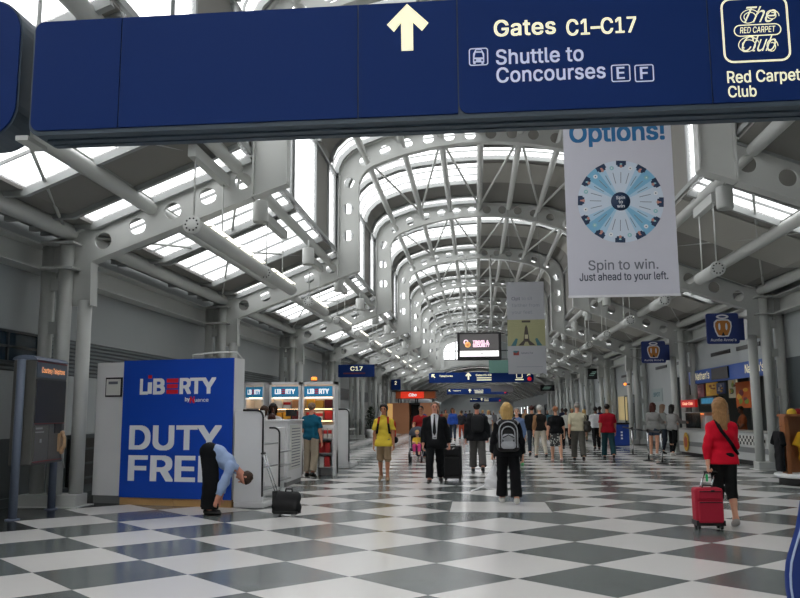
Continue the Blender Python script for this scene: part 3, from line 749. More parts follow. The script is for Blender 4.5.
# ---- pretzel signs on brackets
PRT = mat('print_pretzel', (176, 112, 40), .6, var=.12, scale=20); WPR = mat('print_white', (214, 216, 220), .6, var=.02); NAVY = mat('pretzel_sign_navy', (24, 44, 104), .45)
def pretzel_sign(pa, pb, Y, lab, xcol):
    a, b = at(*pa, Y), at(*pb, Y); w_, h_ = b.x-a.x, b.z-a.z; s = h_
    o = thing('pretzel_shop_sign', lab, 'sign', ((a.x+b.x)/2, Y, a.z))
    m = MB(); m.prism(rrect(w_, h_, .06, 4, -w_/2, 0), (0, .06, 0), (1, 0, 0), (0, 0, 1), .06); m.build('board', NAVY, o)
    m = MB(); m.box((w_/2+.07, .12, h_*.48), (.2, .05, h_*.72)); m.build('rear_board', NAVY, o)
    m = MB(); m.box((w_/2+.1, .16, h_*.86), (xcol-(a.x+b.x)/2-w_/2, .05, .08)); m.build('bracket', STEEL, o)
    m = MB(); cz = h_*.52
    out = [(-.16, -.27), (-.23, -.12), (-.27, .05), (-.26, .18), (-.18, .26), (0, .27), (.18, .26), (.26, .18), (.27, .05), (.23, -.12), (.16, -.27), (0, -.28)]
    sc = lambda pts, k: [(x*s*k, cz+z*s*k) for x, z in pts]
    m.prism(sc(out, 1.06), (0, -.004, 0), (1, 0, 0), (0, 0, 1), .004, 0); m.prism(sc(out, .9), (0, -.010, 0), (1, 0, 0), (0, 0, 1), .004, 1)
    for q in (-1, 1): m.prism([(q*s*.11+s*.035*math.cos(t), cz+s*.04+s*.12*math.sin(t)) for t in [i*math.pi/6 for i in range(12)]], (0, -.016, 0), (1, 0, 0), (0, 0, 1), .004, 0)
    m.prism([(-s*.06, cz-s*.26), (s*.06, cz-s*.26), (0, cz-s*.13)], (0, -.016, 0), (1, 0, 0), (0, 0, 1), .004, 2)
    el = lambda a_, b_, y: [(a_*s*math.cos(t), y+b_*s*math.sin(t)) for t in [i*math.pi/10 for i in range(20)]]
    ring2(m, el(.2, .075, h_*.885), el(.12, .03, h_*.885), -.012, 0)
    m.build('pretzel_emblem', [WPR, PRT, BLACK], o)
    m = MB(); text_at(m, "Auntie Anne's", (-w_*.40, -.006, h_*.085), (1, 0, 0), (0, 0, 1), w_*.8, h_*.085, 0, bold=.012); m.build('lettering', WPR, o)
pretzel_sign((707.5, 344), (738, 313), 22.7, 'nearer square navy sign with a pretzel emblem, on the right-hand column', 7.62)
pretzel_sign((642, 363), (665, 341), 31.9, 'farther square navy sign with a pretzel emblem, left of the nearer one', 7.62)
# ---- flight information monitors on the right
for Y, pa, pb, lab in ((50.4, (588, 379), (597, 368.5), 'small black monitor box hanging before the right-hand columns'), (80., (540.5, 391), (554.5, 385), 'wide black flight board far down the right side')):
    a, b = at(*pa, Y), at(*pb, Y); w_, h_ = b.x-a.x, b.z-a.z
    o = thing('flight_monitor', lab, 'monitor', ((a.x+b.x)/2, Y, a.z))
    m = MB(); m.box((0, .15, h_/2), (w_, .3, h_)); m.build('housing', BLACK, o)
    m = MB()
    for i in range(3): m.box((-w_*.1+.08*i, -.01, h_*(.35+.16*i)), (w_*.5, .01, h_*.06))
    m.build('lettering', mat('dim_green_text', (120, 150, 140), .5, emit=.4), o)
    m = MB(); m.tube((0, .15, h_), (0, .15, 4.86+.4*(8.55-abs((a.x+b.x)/2-CX))-a.z), .03, n=8); m.build('hanger', STEEL, o)

# ---- hanging tubular lamps and ceiling cans
ORDS = ['first', 'second', 'third', 'fourth', 'fifth', 'sixth', 'seventh', 'eighth', 'ninth', 'tenth', 'eleventh', 'twelfth', 'thirteenth', 'fourteenth', 'fifteenth']
GLOW = mat('lamp_reflector', (250, 246, 232), .2, var=0, emit=1.6)
def lamp(x, y, ln, lab, grp, z):
    o = thing('tube_lamp', lab, 'lamp', (x, y, z), 0, grp)
    m = MB(); m.tube((0, 0, 0), (0, ln, 0), .13, n=24); m.build('tube', STEEL, o)
    m = MB(); m.lathe([(0, -.012), (.145, -.012), (.15, 0), (.15, .05), (.13, .05)], (0, 0, 0), 24, 0, 'y')
    for i in range(10):
        t = 2*math.pi*i/10; m.lathe([(0, -.004), (.016, -.004), (.016, .004)], (.1*math.cos(t), -.011, .1*math.sin(t)), 8, 1, 'y')
    m.build('end_cap', [STEEL, BLACK], o)
    m = MB(); m.box((.10, ln*.52, .125), (.07, ln*.84, .03)); m.build('reflector', GLOW, o)
    m = MB()
    for i in range(max(2, int(ln/.8))): m.box((.07, ln*(i+.7)/max(2, int(ln/.8)), .13), (.12, .05, .07))
    m.build('clips', STEEL2, o)
    for yy in (.08, min(1.55, ln-.2)):
        m = MB(); m.tube((0, yy, .1), (0, yy, 5.8-z), .014, n=6); m.build('rod', STEEL, o)
    m = MB(); m.box((0, min(1.55, ln-.2)/2+.04, 5.85-z), (.14, min(1.55, ln-.2)+.25, .2)); m.build('canopy', STEEL, o)
for i, (y, ln) in enumerate([(12.2, 4.3), (16.75, 2.5)]+[(21.3+4.57*k, 2.4) for k in range(9)]):
    lamp(-4.5, y, ln, 'grey tube lamp on two rods under the left aisle roof, %s from the viewer' % ORDS[i], 'tube lamps along the left aisle', 4.64)
for i, y in enumerate([16.2+4.57*k for k in range(11)]):
    lamp(4.86, y, 1.3, 'short tube lamp on two rods under the right aisle roof, %s from the viewer' % ORDS[i], 'tube lamps along the right aisle', 4.42)
can = None
for side, x, n in ((-1, -4.15, 9), (1, 4.70, 9)):
    for i in range(n):
        y = 15.0+4.57*i; lab = 'grey cylindrical ceiling can under the %s aisle roof, %s of its row' % ('left' if side < 0 else 'right', ORDS[i])
        if can is None:
            can = thing('ceiling_can', lab, 'light fixture', (x, y, 5.33), 0, 'cylindrical cans in the left aisle')
            m = MB(); m.lathe([(.0, .42), (.145, .42), (.15, .40), (.15, .03), (.14, 0), (.125, 0), (.125, .1), (0, .1)], n=24); m.build('body', STEEL, can)
            m = MB(); m.tube((0, 0, .42), (0, 0, .64), .02, n=8); m.build('stem', STEEL, can)
        else: dup(can, (x, y, 5.33), lab, 'cylindrical cans in the %s aisle' % ('left' if side < 0 else 'right'))
# ================================================================ PEOPLE
def V3(*a): return np.array(a, np.float32)
def nrm(a): return a/max(1e-9, np.linalg.norm(a))
def surf_nets(F, org, h):
    s = F < 0
    c = [s[i:s.shape[0]-1+i, j:s.shape[1]-1+j, k:s.shape[2]-1+k] for i in (0, 1) for j in (0, 1) for k in (0, 1)]
    anyc = c[0].copy(); allc = c[0].copy()
    for q in c[1:]: anyc |= q; allc &= q
    mk = anyc & ~allc
    I, J, K = np.nonzero(mk); n = len(I)
    idx = -np.ones(mk.shape, np.int64); idx[mk] = np.arange(n)
    acc = np.zeros((n, 3)); cnt = np.zeros(n)
    cor = [(i, j, k) for i in (0, 1) for j in (0, 1) for k in (0, 1)]
    for a in cor:
        for ax in range(3):
            if a[ax]: continue
            b = list(a); b[ax] = 1
            f0 = F[I+a[0], J+a[1], K+a[2]]; f1 = F[I+b[0], J+b[1], K+b[2]]
            x = (f0 < 0) != (f1 < 0)
            t = np.where(x, f0/np.where(x, f0-f1, 1), 0)
            p = np.tile(np.array(a, float), (n, 1)); p[:, ax] += t
            acc[x] += p[x]; cnt[x] += 1
    v = (acc/cnt[:, None]+np.stack([I, J, K], 1))*h+org
    faces = []
    for ax in range(3):
        b, c2 = (ax+1) % 3, (ax+2) % 3
        sl0 = [slice(None)]*3; sl1 = [slice(None)]*3
        sl0[ax] = slice(0, -1); sl1[ax] = slice(1, None)
        for q in (b, c2): sl0[q] = slice(1, -1); sl1[q] = slice(1, -1)
        s0, s1 = s[tuple(sl0)], s[tuple(sl1)]
        for sign in (0, 1):
            m = (s0 & ~s1) if sign == 0 else (~s0 & s1)
            P = list(np.nonzero(m)); P[b] = P[b]+1; P[c2] = P[c2]+1
            def g(db, dc):
                q = list(P); q[b] = q[b]-db; q[c2] = q[c2]-dc; return idx[tuple(q)]
            f = np.stack([g(1, 1), g(0, 1), g(0, 0), g(1, 0)], 1)
            faces.append(f if sign == 0 else f[:, ::-1])
    return v, np.concatenate(faces)
class Sdf:
    """smooth union of tapered capsules, cut by planes and carved by functions"""
    def __init__(s, k=.03): s.p = []; s.cuts = []; s.carve = []; s.k = k; s.noise = 0.; s.nf = 18.
    def cap(s, a, b, ra, rb=None, flat=None, m=0, k=None, end=False):
        s.p.append((np.array(a, float), np.array(b, float), ra, ra if rb is None else rb, flat, m, s.k if k is None else k, end)); return s
    def cut(s, pt, n): s.cuts.append((np.array(pt, float), nrm(np.array(n, float)))); return s
    def hem(s, pt, n, R, half):        # trims only near pt: garments end there, limbs further off are left alone
        pt, n = np.array(pt, float), nrm(np.array(n, float))
        def c(X, Y, Z):
            q = (X-pt[0], Y-pt[1], Z-pt[2])
            return np.maximum(np.maximum(-(q[0]*n[0]+q[1]*n[1]+q[2]*n[2]), np.sqrt(q[0]**2+q[1]**2+q[2]**2)-R), np.abs(q[0])-half)
        s.carve.append(c); return s
    def eval(s, h):
        lo = np.min([np.minimum(a, b)-max(ra, rb) for a, b, ra, rb, *_ in s.p], 0)-2.5*h-s.noise
        hi = np.max([np.maximum(a, b)+max(ra, rb) for a, b, ra, rb, *_ in s.p], 0)+2.5*h+s.noise
        n = np.ceil((hi-lo)/h).astype(int)+1
        ax = [lo[i]+h*np.arange(n[i]) for i in range(3)]
        F = np.full(n, 1.0, np.float32); Lb = np.zeros(n, np.int8); D = np.full(n, 1.0, np.float32)
        for a, b, ra, rb, flat, m, k, end in s.p:
            R = max(ra, rb)+k+2*h
            i0 = np.maximum(np.floor((np.minimum(a, b)-R-lo)/h).astype(int), 0); i1 = np.minimum(np.ceil((np.maximum(a, b)+R-lo)/h).astype(int)+1, n)
            X = ax[0][i0[0]:i1[0]][:, None, None]; Y = ax[1][i0[1]:i1[1]][None, :, None]; Z = ax[2][i0[2]:i1[2]][None, None, :]
            px, py, pz = X-a[0], Y-a[1], Z-a[2]; ab = b-a; raw = None
            if end: raw = (px*ab[0]+py*ab[1]+pz*ab[2])/np.linalg.norm(ab)-np.linalg.norm(ab)
            if flat is not None:
                q, sc = np.array(flat[0], float), flat[1]; t = (px*q[0]+py*q[1]+pz*q[2])*(1/sc-1)
                px, py, pz = px+t*q[0], py+t*q[1], pz+t*q[2]; ab = ab+q*(ab@q)*(1/sc-1)
            L2 = ab@ab
            t = np.clip((px*ab[0]+py*ab[1]+pz*ab[2])/L2, 0, 1) if L2 > 1e-10 else 0*px
            d = np.sqrt((px-t*ab[0])**2+(py-t*ab[1])**2+(pz-t*ab[2])**2)-(ra+(rb-ra)*t)
            if flat is not None: d = d*(.5+.5*flat[1])
            if raw is not None: d = np.maximum(d, raw)
            sl = tuple(slice(i0[i], i1[i]) for i in range(3))
            f = F[sl]; dd = D[sl]; near = d < dd
            Lb[sl] = np.where(near, m, Lb[sl]); D[sl] = np.minimum(dd, d)
            hh = np.maximum(k-np.abs(f-d), 0)/k
            F[sl] = np.minimum(f, d)-hh*hh*k*.25
        X, Y, Z = ax[0][:, None, None], ax[1][None, :, None], ax[2][None, None, :]
        if s.noise:
            q = s.nf
            F += s.noise*(np.sin(X*q+1.3*np.sin(Z*q*.7))*np.sin(Z*q*.55+Y*q*.8)+.5*np.sin(Z*q*1.7+X*q*.9+Y*q))
        for p, nv in s.cuts: F = np.maximum(F, (X-p[0])*nv[0]+(Y-p[1])*nv[1]+(Z-p[2])*nv[2])
        for c in s.carve: F = np.maximum(F, -c(X, Y, Z))
        F[0], F[-1] = 1, 1; F[:, 0] = F[:, -1] = 1; F[:, :, 0] = F[:, :, -1] = 1
        return F.astype(np.float64), Lb, lo
    def build(s, name, mats, parent, h, label=None):
        F, Lb, lo = s.eval(h)
        v, f = surf_nets(F, lo, h)
        me = bpy.data.meshes.new(name); me.from_pydata(v.tolist(), [], f.tolist())
        if not isinstance(mats, (list, tuple)): mats = [mats]
        for q in mats: me.materials.append(q)
        if len(mats) > 1:
            c = v[f].mean(1); g = np.rint((c-lo)/h).astype(int)
            me.polygons.foreach_set('material_index', np.minimum(Lb[g[:, 0], g[:, 1], g[:, 2]], len(mats)-1).astype(np.int32))
        me.polygons.foreach_set('use_smooth', np.ones(len(f), bool)); me.update()
        o = bpy.data.objects.new(name, me); COL.objects.link(o)
        if parent is not None: o.parent = parent
        if label: o['label'] = label
        return o
EX, EY, EZ = V3(1, 0, 0), V3(0, 1, 0), V3(0, 0, 1)
def fdir(a, b=0., sgn=1):      # limb direction: swung a degrees forward from hanging, b degrees outward
    a, b = math.radians(a), math.radians(b)
    return V3(sgn*math.sin(b), math.sin(a)*math.cos(b), -math.cos(a)*math.cos(b))
class Skel:
    def __init__(s, H, sex='m', lean=0, bend=0, hip=(0, 0), knee=(0, 0), habd=(3, 3), sh=(0, 0), shabd=(8, 8), el=(12, 12), elin=(0, 0), head=(0, 0), bulk=1., foot=(None, None), curl=(25, 25), twist=0, spine=0):
        k = H/1.75; s.k = k; s.sex = sex; s.bulk = bulk; s.curl = curl
        le = math.radians(lean); lb = math.radians(lean+bend)
        s.t = V3(0, math.sin(le), math.cos(le)); s.f = V3(0, math.cos(le), -math.sin(le))
        s.t2 = V3(0, math.sin(lb), math.cos(lb)); s.f2 = V3(0, math.cos(lb), -math.sin(lb))
        s.pel = V3(0, 0, .95)*k
        hw = (.085 if sex == 'm' else .09)*k; sw = (.178 if sex == 'm' else .158)*k*(.6+.4*bulk)
        s.waist = s.pel+s.t*.13*k; s.chest = s.waist+s.t2*.19*k; s.neck = s.chest+s.t2*.18*k
        s.S = [s.neck-s.t2*.1*k+EX*sg*sw for sg in (-1, 1)]
        hp, hy = math.radians(head[0])+lb*.45, math.radians(head[1])
        s.hu = V3(0, math.sin(hp), math.cos(hp)); f0 = V3(0, math.cos(hp), -math.sin(hp))
        s.hf = nrm(f0*math.cos(hy)+EX*math.sin(hy)); s.hr = np.cross(s.hf, s.hu)
        s.hb = s.neck+(s.t2*.5+s.hu*.5)*.075*k
        s.hc = s.hb+s.hu*.105*k+s.hf*.015*k
        s.E, s.W, s.ad, s.fd = [], [], [], []
        for i, sg in enumerate((-1, 1)):
            d = fdir(sh[i], shabd[i], sg); e = s.S[i]+d*.285*k
            d2 = fdir(sh[i]+el[i], shabd[i]*.5-elin[i], sg); w = e+d2*.25*k
            s.ad.append(d); s.fd.append(d2); s.E.append(e); s.W.append(w)
        s.Hp, s.K, s.A, s.T = [], [], [], []
        for i, sg in enumerate((-1, 1)):
            p = s.pel+EX*sg*hw-EZ*.03*k; d = fdir(hip[i], habd[i], sg); kn = p+d*.43*k
            d2 = fdir(hip[i]-knee[i], habd[i]*.3, sg); an = kn+d2*.41*k
            tilt = math.radians(foot[i] if foot[i] is not None else min(0, hip[i]-knee[i])*.75)
            fo = V3(sg*.12, math.cos(tilt), math.sin(tilt)); fo = nrm(fo); fu = nrm(np.cross(np.cross(fo, EZ), fo))
            s.Hp.append(p); s.K.append(kn); s.A.append(an); s.T.append((fo, fu))
        low = min(min((a-fu*.055*k-fo*.05*k)[2], (a-fu*.062*k+fo*.15*k)[2]) for a, (fo, fu) in zip(s.A, s.T))-.026*k
        dz = V3(0, 0, -low)
        for nme in ('pel', 'waist', 'chest', 'neck', 'hb', 'hc'): setattr(s, nme, getattr(s, nme)+dz)
        for nme in ('S', 'E', 'W', 'Hp', 'K', 'A'): setattr(s, nme, [q+dz for q in getattr(s, nme)])
    def torso(s, d, infl=0., top=True, low=True):
        k, b = s.k, s.bulk; hwid = (.075 if s.sex == 'm' else .085)*k
        if low: d.cap(s.pel-EX*hwid, s.pel+EX*hwid, .108*k*b+infl, None, (s.f, .9))
        d.cap(s.waist-EX*.05*k, s.waist+EX*.05*k, (.108 if s.sex == 'm' else .094)*k*b+infl, None, (s.f, .88))
        if top:
            d.cap(s.chest-EX*.07*k-s.t2*.02*k, s.chest+EX*.07*k-s.t2*.02*k, .115*k*(.5+.5*b)+infl, None, (s.f2, .85))
            c = s.chest+s.t2*.055*k; d.cap(c-EX*.075*k, c+EX*.075*k, .082*k+infl*.8, None, (s.f2, .9))
            for i in (0, 1): d.cap(s.S[i], s.neck-s.t2*.015*k-s.f2*.012*k, .053*k+infl*.5, .044*k+infl*.3)
            if s.sex == 'f':
                for sg in (-1, 1): d.cap(s.chest+EX*sg*.07*k+s.f2*.07*k, s.chest+EX*sg*.07*k+s.f2*.085*k, .05*k+infl)
    def arm(s, d, i, infl=0., upto=2., end=False, fa=1.):
        k = s.k; b = .6+.4*s.bulk
        e = s.S[i]+(s.E[i]-s.S[i])*min(1, upto); d.cap(s.S[i], e, .054*k*b+infl*.55, (.042+.012*(1-min(1, upto)))*k*b+infl*fa, end=end and upto <= 1)
        if upto > 1: w = s.E[i]+(s.W[i]-s.E[i])*(upto-1); d.cap(s.E[i], w, .041*k*b+infl*fa, .03*k*b+infl*fa, end=end)
    def hand(s, d, i, h):
        k = s.k; f = nrm(s.fd[i]); sg = (-1, 1)[i]; W = s.W[i]
        n = nrm(-EX*sg-f*(-EX*sg@f)); sp = nrm(np.cross(f, n)); sp = sp if sp[1]*1.0+sp[2]*.5 > 0 else -sp     # palm normal faces the body, thumb side forward
        mr = .62*h
        d.cap(W, W+f*.085*k, max(.027*k, mr), max(.036*k, mr), (n, .55), k=.012)
        c = math.radians(s.curl[i])
        for q in range(4):
            l = (.036, .042, .040, .032)[q]*k; a = W+f*.088*k+sp*(1.5-q)*.0195*k; r = max(.0092*k, mr*.72)
            d1 = f*math.cos(c)+n*math.sin(c); d2 = f*math.cos(2.1*c)+n*math.sin(2.1*c); d3 = f*math.cos(2.9*c)+n*math.sin(2.9*c)
            d.cap(a, a+d1*l, r, r, k=.006); d.cap(a+d1*l, a+d1*l+d2*l*.7, r, r*.95, k=.006); d.cap(a+d1*l+d2*l*.7, a+d1*l+d2*l*.7+d3*l*.5, r*.95, r*.85, k=.006)
        a = W+f*.025*k+sp*.026*k; t1 = nrm(f*.6+sp*.75+n*.35); t2 = nrm(f*.95+sp*.15+n*.4)
        r = max(.0105*k, mr*.75); d.cap(a, a+t1*.042*k, r*1.15, r, k=.01); d.cap(a+t1*.042*k, a+t1*.042*k+t2*.036*k, r, r*.85, k=.006)
        s.grip = getattr(s, 'grip', {}); s.grip[i] = W+f*.105*k+n*.03*k
    def leg(s, d, i, infl=0., upto=2., end=False, calf=True, wide=0.):
        k = s.k; b = .5+.5*s.bulk; fm = 1.0 if s.sex == 'm' else .97
        kn = s.Hp[i]+(s.K[i]-s.Hp[i])*min(1, upto)
        d.cap(s.Hp[i], kn, .088*k*b*fm+infl, (.056+.03*(1-min(1, upto)))*k*b+infl+wide*.3, end=end and upto <= 1)
        if upto > 1:
            an = s.K[i]+(s.A[i]-s.K[i])*(upto-1); d.cap(s.K[i], an, .054*k*b+infl+wide*.3, .036*k+infl+wide, end=end)
            if calf:
                dd = s.A[i]-s.K[i]; back = nrm(np.cross(EX, dd)); back = back if back[1] < 0 else -back
                c = s.K[i]+dd*.28; d.cap(c+back*.014*k, c+dd*.2+back*.008*k, .05*k*b+infl*.6, .042*k*b+infl*.6)
    def foot(s, d, i, infl=0., m=0, tall=0.):
        k = s.k; A = s.A[i]; fo, fu = s.T[i]
        d.cap(A-fu*.055*k-fo*.045*k, A-fu*.05*k+fo*.07*k, .034*k+infl, .036*k+infl, m=m)
        d.cap(A-fu*.052*k+fo*.07*k, A-fu*.062*k+fo*.15*k, .038*k+infl, .028*k+infl, (fu, .75), m=m)
        d.cap(A+fu*(.0+tall)*k, A-fu*.04*k, .036*k+infl, .04*k+infl, m=m)
    def headp(s, d, h, face=True):
        k = s.k; P = lambda x, f, u: s.hc+s.hr*x*k+s.hf*f*k+s.hu*u*k
        d.cap(s.neck-s.t2*.03*k, s.hb+s.hu*.06*k, .056*k if s.sex == 'm' else .048*k, .052*k if s.sex == 'm' else .045*k)
        d.cap(P(0, -.022, .03), P(0, .012, .032), .083*k, .08*k, (s.hr, .93), k=.02)
        d.cap(P(0, .02, -.02), P(0, .045, -.078), .06*k, .034*k, (s.hr, 1.0), k=.025)
        for sg in (-1, 1): d.cap(P(sg*.078, -.012, -.002), P(sg*.084, -.018, .014), .016*k, .02*k, (s.hr, .5), k=.008)
        if face:
            d.cap(P(0, .088, .012), P(0, .106, -.022), .009*k, .014*k, k=.012)
            d.cap(P(0, .07, -.09), P(0, .072, -.092), .016*k, k=.015)
            mr = max(.0, .55*h)
            for sg in (-1, 1):
                d.cap(P(sg*.032, .083, .012), P(sg*.034, .083, .012), max(.0105*k, mr), m=1, k=.003)
                d.cap(P(sg*.018, .094, .034), P(sg*.046, .084, .034), max(.005*k, mr*.8), m=2, k=.003)
            d.cap(P(-.018, .088, -.052), P(.018, .088, -.052), max(.0075*k, mr*.8), m=3, k=.004)
    def hair(s, infl=.014, line=.055, back=-.07, k=None):
        d = Sdf(.02); kk = s.k; P = lambda x, f, u: s.hc+s.hr*x*kk+s.hf*f*kk+s.hu*u*kk
        d.cap(P(0, -.026, .032), P(0, .010, .036), .083*kk+infl, .079*kk+infl, (s.hr, .94))
        d.noise = .004; d.nf = 60
        d.cut(P(0, .062, line), s.hf*.86-s.hu*.52); d.cut(P(0, -.05, back), s.hf*.75-s.hu*.66)
        return d, P
CLOTH = {}
def cl(name, rgb, rough=.85, **k): return mat('cloth_'+name, rgb, rough, var=k.pop('var', .08), scale=k.pop('scale', 25), spec=.2, **k)
def skin(name, rgb): return mat('skin_'+name, rgb, .55, var=.04, scale=12, spec=.35)
SK1 = skin('light', (214, 160, 132)); SK2 = skin('tan', (178, 122, 92)); SK3 = skin('dark', (96, 62, 46)); SKR = skin('ruddy', (212, 146, 122))
EYEM = mat('eye_dark', (44, 34, 30), .3); LIP = mat('lip', (168, 92, 84), .5)
HB = lambda n, c: mat('hair_'+n, c, .55, var=.42, scale=3, spec=.3, stretch=(34, 34, 3))
H_DK = HB('black', (26, 22, 20)); H_BR = HB('brown', (64, 44, 32)); H_GR = HB('grey', (150, 146, 140)); H_WH = HB('white', (206, 204, 198)); H_BL = HB('blonde', (196, 160, 100)); H_DB = HB('dark_blonde', (150, 112, 72)); H_RD = HB('auburn', (78, 38, 30)); H_RL = HB('strawberry', (146, 96, 66)); H_GB = HB('grey_brown', (122, 100, 82))
BLK = cl('black', (20, 20, 22)); 
def person(label, pos, yaw, H, sk, skinm=SK1, hairm=H_BR, hair='short', tops=(), legs=(), shoes=None, h=.012, group=None, face=True):
    o = thing('person', label, 'person', (pos[0], pos[1], 0), yaw, group); k = sk.k
    d = Sdf(.035); sk.torso(d); sk.headp(d, h, face)
    for i in (0, 1): sk.arm(d, i); sk.hand(d, i, h); sk.leg(d, i); sk.foot(d, i)
    d.build('body', [skinm, EYEM, hairm if hairm else EYEM, LIP], o, h)
    hh = h*1.0
    if hair:
        if hair == 'short': g, P = sk.hair(.013)
        elif hair == 'bald': g, P = sk.hair(.006, .11, -.06); 
        elif hair == 'mop': g, P = sk.hair(.026, .045, -.09)
        elif hair in ('long', 'bob', 'pony', 'verylong'):
            g, P = sk.hair(.018, .06, -.16)
            ln = dict(long=.26, bob=.12, pony=.05, verylong=.34)[hair]*k
            dn = nrm(-sk.hu*.55-EZ*.75-sk.hf*.12) if hair != 'bob' else -sk.hu
            for x in (-.05, 0, .05): g.cap(P(x, -.05, -.01), P(x*(1.1 if hair != 'verylong' else .75), -.062, -.05)+dn*ln, .050*k, (.036 if hair != 'verylong' else .024)*k)
            for x in (-.082, .082):
                g.cap(P(x, -.005, .03), P(x*1.08, -.03, -.03)+dn*ln*.6, .03*k, .024*k)
            g.cuts = g.cuts[:1]; g.cuts = []
            A = sk.hc.copy(); hf, hu, hr, kk = sk.hf, sk.hu, sk.hr, k
            def facecut(X, Y, Z):
                q = (X-A[0], Y-A[1], Z-A[2]); f = q[0]*hf[0]+q[1]*hf[1]+q[2]*hf[2]; u = q[0]*hu[0]+q[1]*hu[1]+q[2]*hu[2]
                return np.maximum(.035*kk-f, u-.062*kk)
            g.carve.append(facecut)
        g.build('hair', hairm, o, hh)
    if shoes is not None:
        for i in (0, 1):
            d = Sdf(.025); sk.foot(d, i, .008); d.cut((0, 0, .002), (0, 0, -1)); d.build('shoe', shoes[0], o, hh)
    for fn in list(legs)+list(tops): fn(o, sk, hh)
    return o
# --- garments
def trousers(m, upto=1.93, wide=.012, infl=.014, name='trousers', noise=.004, rise=.045, hr=.27):
    def f(o, sk, h):
        d = Sdf(.03); k = sk.k; hw = (.075 if sk.sex == 'm' else .085)*k
        q = min(infl, .013); d.cap(sk.pel-EX*hw, sk.pel+EX*hw, .108*k*sk.bulk+q, None, (sk.f, .9))
        d.cap(sk.waist-EX*.05*k, sk.waist+EX*.05*k, (.108 if sk.sex == 'm' else .094)*k*sk.bulk+q-.004, None, (sk.f, .88))
        for i in (0, 1): sk.leg(d, i, infl, upto, True, calf=False, wide=wide)
        d.hem(sk.pel+sk.t*rise*k, sk.t, hr*k, .3*k); d.noise = noise; d.nf = 22
        d.build(name, m, o, h)
    return f
def shorts(m, upto=.9, wide=.03, infl=.012): return trousers(m, upto, wide, infl, 'shorts')
def top(m, sleeve=.55, infl=.018, hem=.04, name='shirt', noise=.005, neckcut=.02, fa=1., carve=None, collar=0., sides=(0, 1)):
    def f(o, sk, h):
        d = Sdf(.03); k = sk.k; sk.torso(d, infl)
        for i in sides:
            if sleeve: sk.arm(d, i, infl*.9, sleeve, True, fa)
        d.cut(sk.neck+sk.t2*neckcut*k, sk.t2)
        hm = sk.pel-sk.t*hem*k; d.hem(hm, -sk.t, .36*k, ((.27 if sleeve <= 1 else .215) if sk.sex == 'm' else (.25 if sleeve <= 1 else .2))*k*(.5+.5*sk.bulk)+infl*.6)
        if hem > .1:
            hw = .085*k; q = min(hem, .14)*.8; d.cap(sk.pel-EX*hw-sk.t*q*k, sk.pel+EX*hw-sk.t*q*k, .126*k*sk.bulk+infl, None, (sk.f, .95))
        if collar: d.cap(sk.neck-sk.t2*.01*k, sk.neck+sk.t2*.05*k, .062*k+collar, .058*k+collar); d.cuts = d.cuts[1:]; d.cut(sk.neck+sk.t2*.034*k, sk.t2-sk.f2*.35)
        if carve: d.carve.append(lambda X, Y, Z: carve(sk, X, Y, Z))
        d.noise = noise; d.nf = 20
        d.build(name, m, o, h)
    return f
def skirt(m, length=.5, flare=.1, name='skirt', rise=.07):
    def f(o, sk, h):
        d = Sdf(.04); k = sk.k; hw = .085*k
        d.cap(sk.pel-EX*hw, sk.pel+EX*hw, .118*k*sk.bulk, None, (sk.f, .9)); d.cap(sk.waist-EX*.05*k, sk.waist+EX*.05*k, .108*k*sk.bulk, None, (sk.f, .88))
        b = sk.pel-EZ*length*k; d.cap(sk.pel, b, .15*k, (.15+flare)*k, (V3(0, 1, 0), .8)); d.cut(b, -EZ); d.cut(sk.pel+sk.t*rise*k, sk.t); d.noise = .006; d.nf = 26
        d.build(name, m, o, h)
    return f
def strapmesh(name, m, pts, w=.03, t=.012):
    def f(o, sk, h):
        mb = MB(); P = [Vector(tuple(p)) for p in pts(sk)]
        for a, b in zip(P, P[1:]): mb.bar(a, b+(b-a)*.15, w, t, 0, (0, 1, 0))
        mb.build(name, m, o)
    return f
def gait(a=22, kb=40): return dict(hip=(a, -a*.7), knee=(6, kb*.35), habd=(2, 2))
def stand(a=2): return dict(hip=(a, -a), knee=(2, 4), habd=(4, 4))
def wpt(o, p):
    c, s_ = math.cos(o.rotation_euler.z), math.sin(o.rotation_euler.z)
    return Vector((o.location.x+p[0]*c-p[1]*s_, o.location.y+p[0]*s_+p[1]*c, float(p[2])))
PI = math.pi
SHOE_B = mat('black_leather', (22, 21, 21), .35); SHOE_W = mat('white_sneaker', (206, 204, 198), .6); SHOE_T = mat('tan_shoe', (150, 122, 92), .6); SHOE_G = mat('grey_sneaker', (150, 148, 142), .7)
# 1 bending man
sk_bend = Skel(1.84, lean=108, bend=22, hip=(2, 5), knee=(4, 6), habd=(4, 4), sh=(-18, -22), shabd=(3, 3), el=(2, 2), head=(70, 0), bulk=1.28, curl=(35, 35), foot=(0, 0))
g = ground(208, 514.5)
p_bend = person('man in pale blue shirt bending down to his shoes before the blue panel', (g.x, g.y), -1.3, 1.84, sk_bend, SKR, H_BR, 'short',
    tops=[top(cl('pale_blue', (158, 178, 214)), 1.72, .02, -.05, noise=.008, collar=.006)], legs=[trousers(cl('black_wool', (19, 20, 23)), 1.985, .06, .04, rise=.09, hr=.19)], shoes=(SHOE_B,), h=.010)
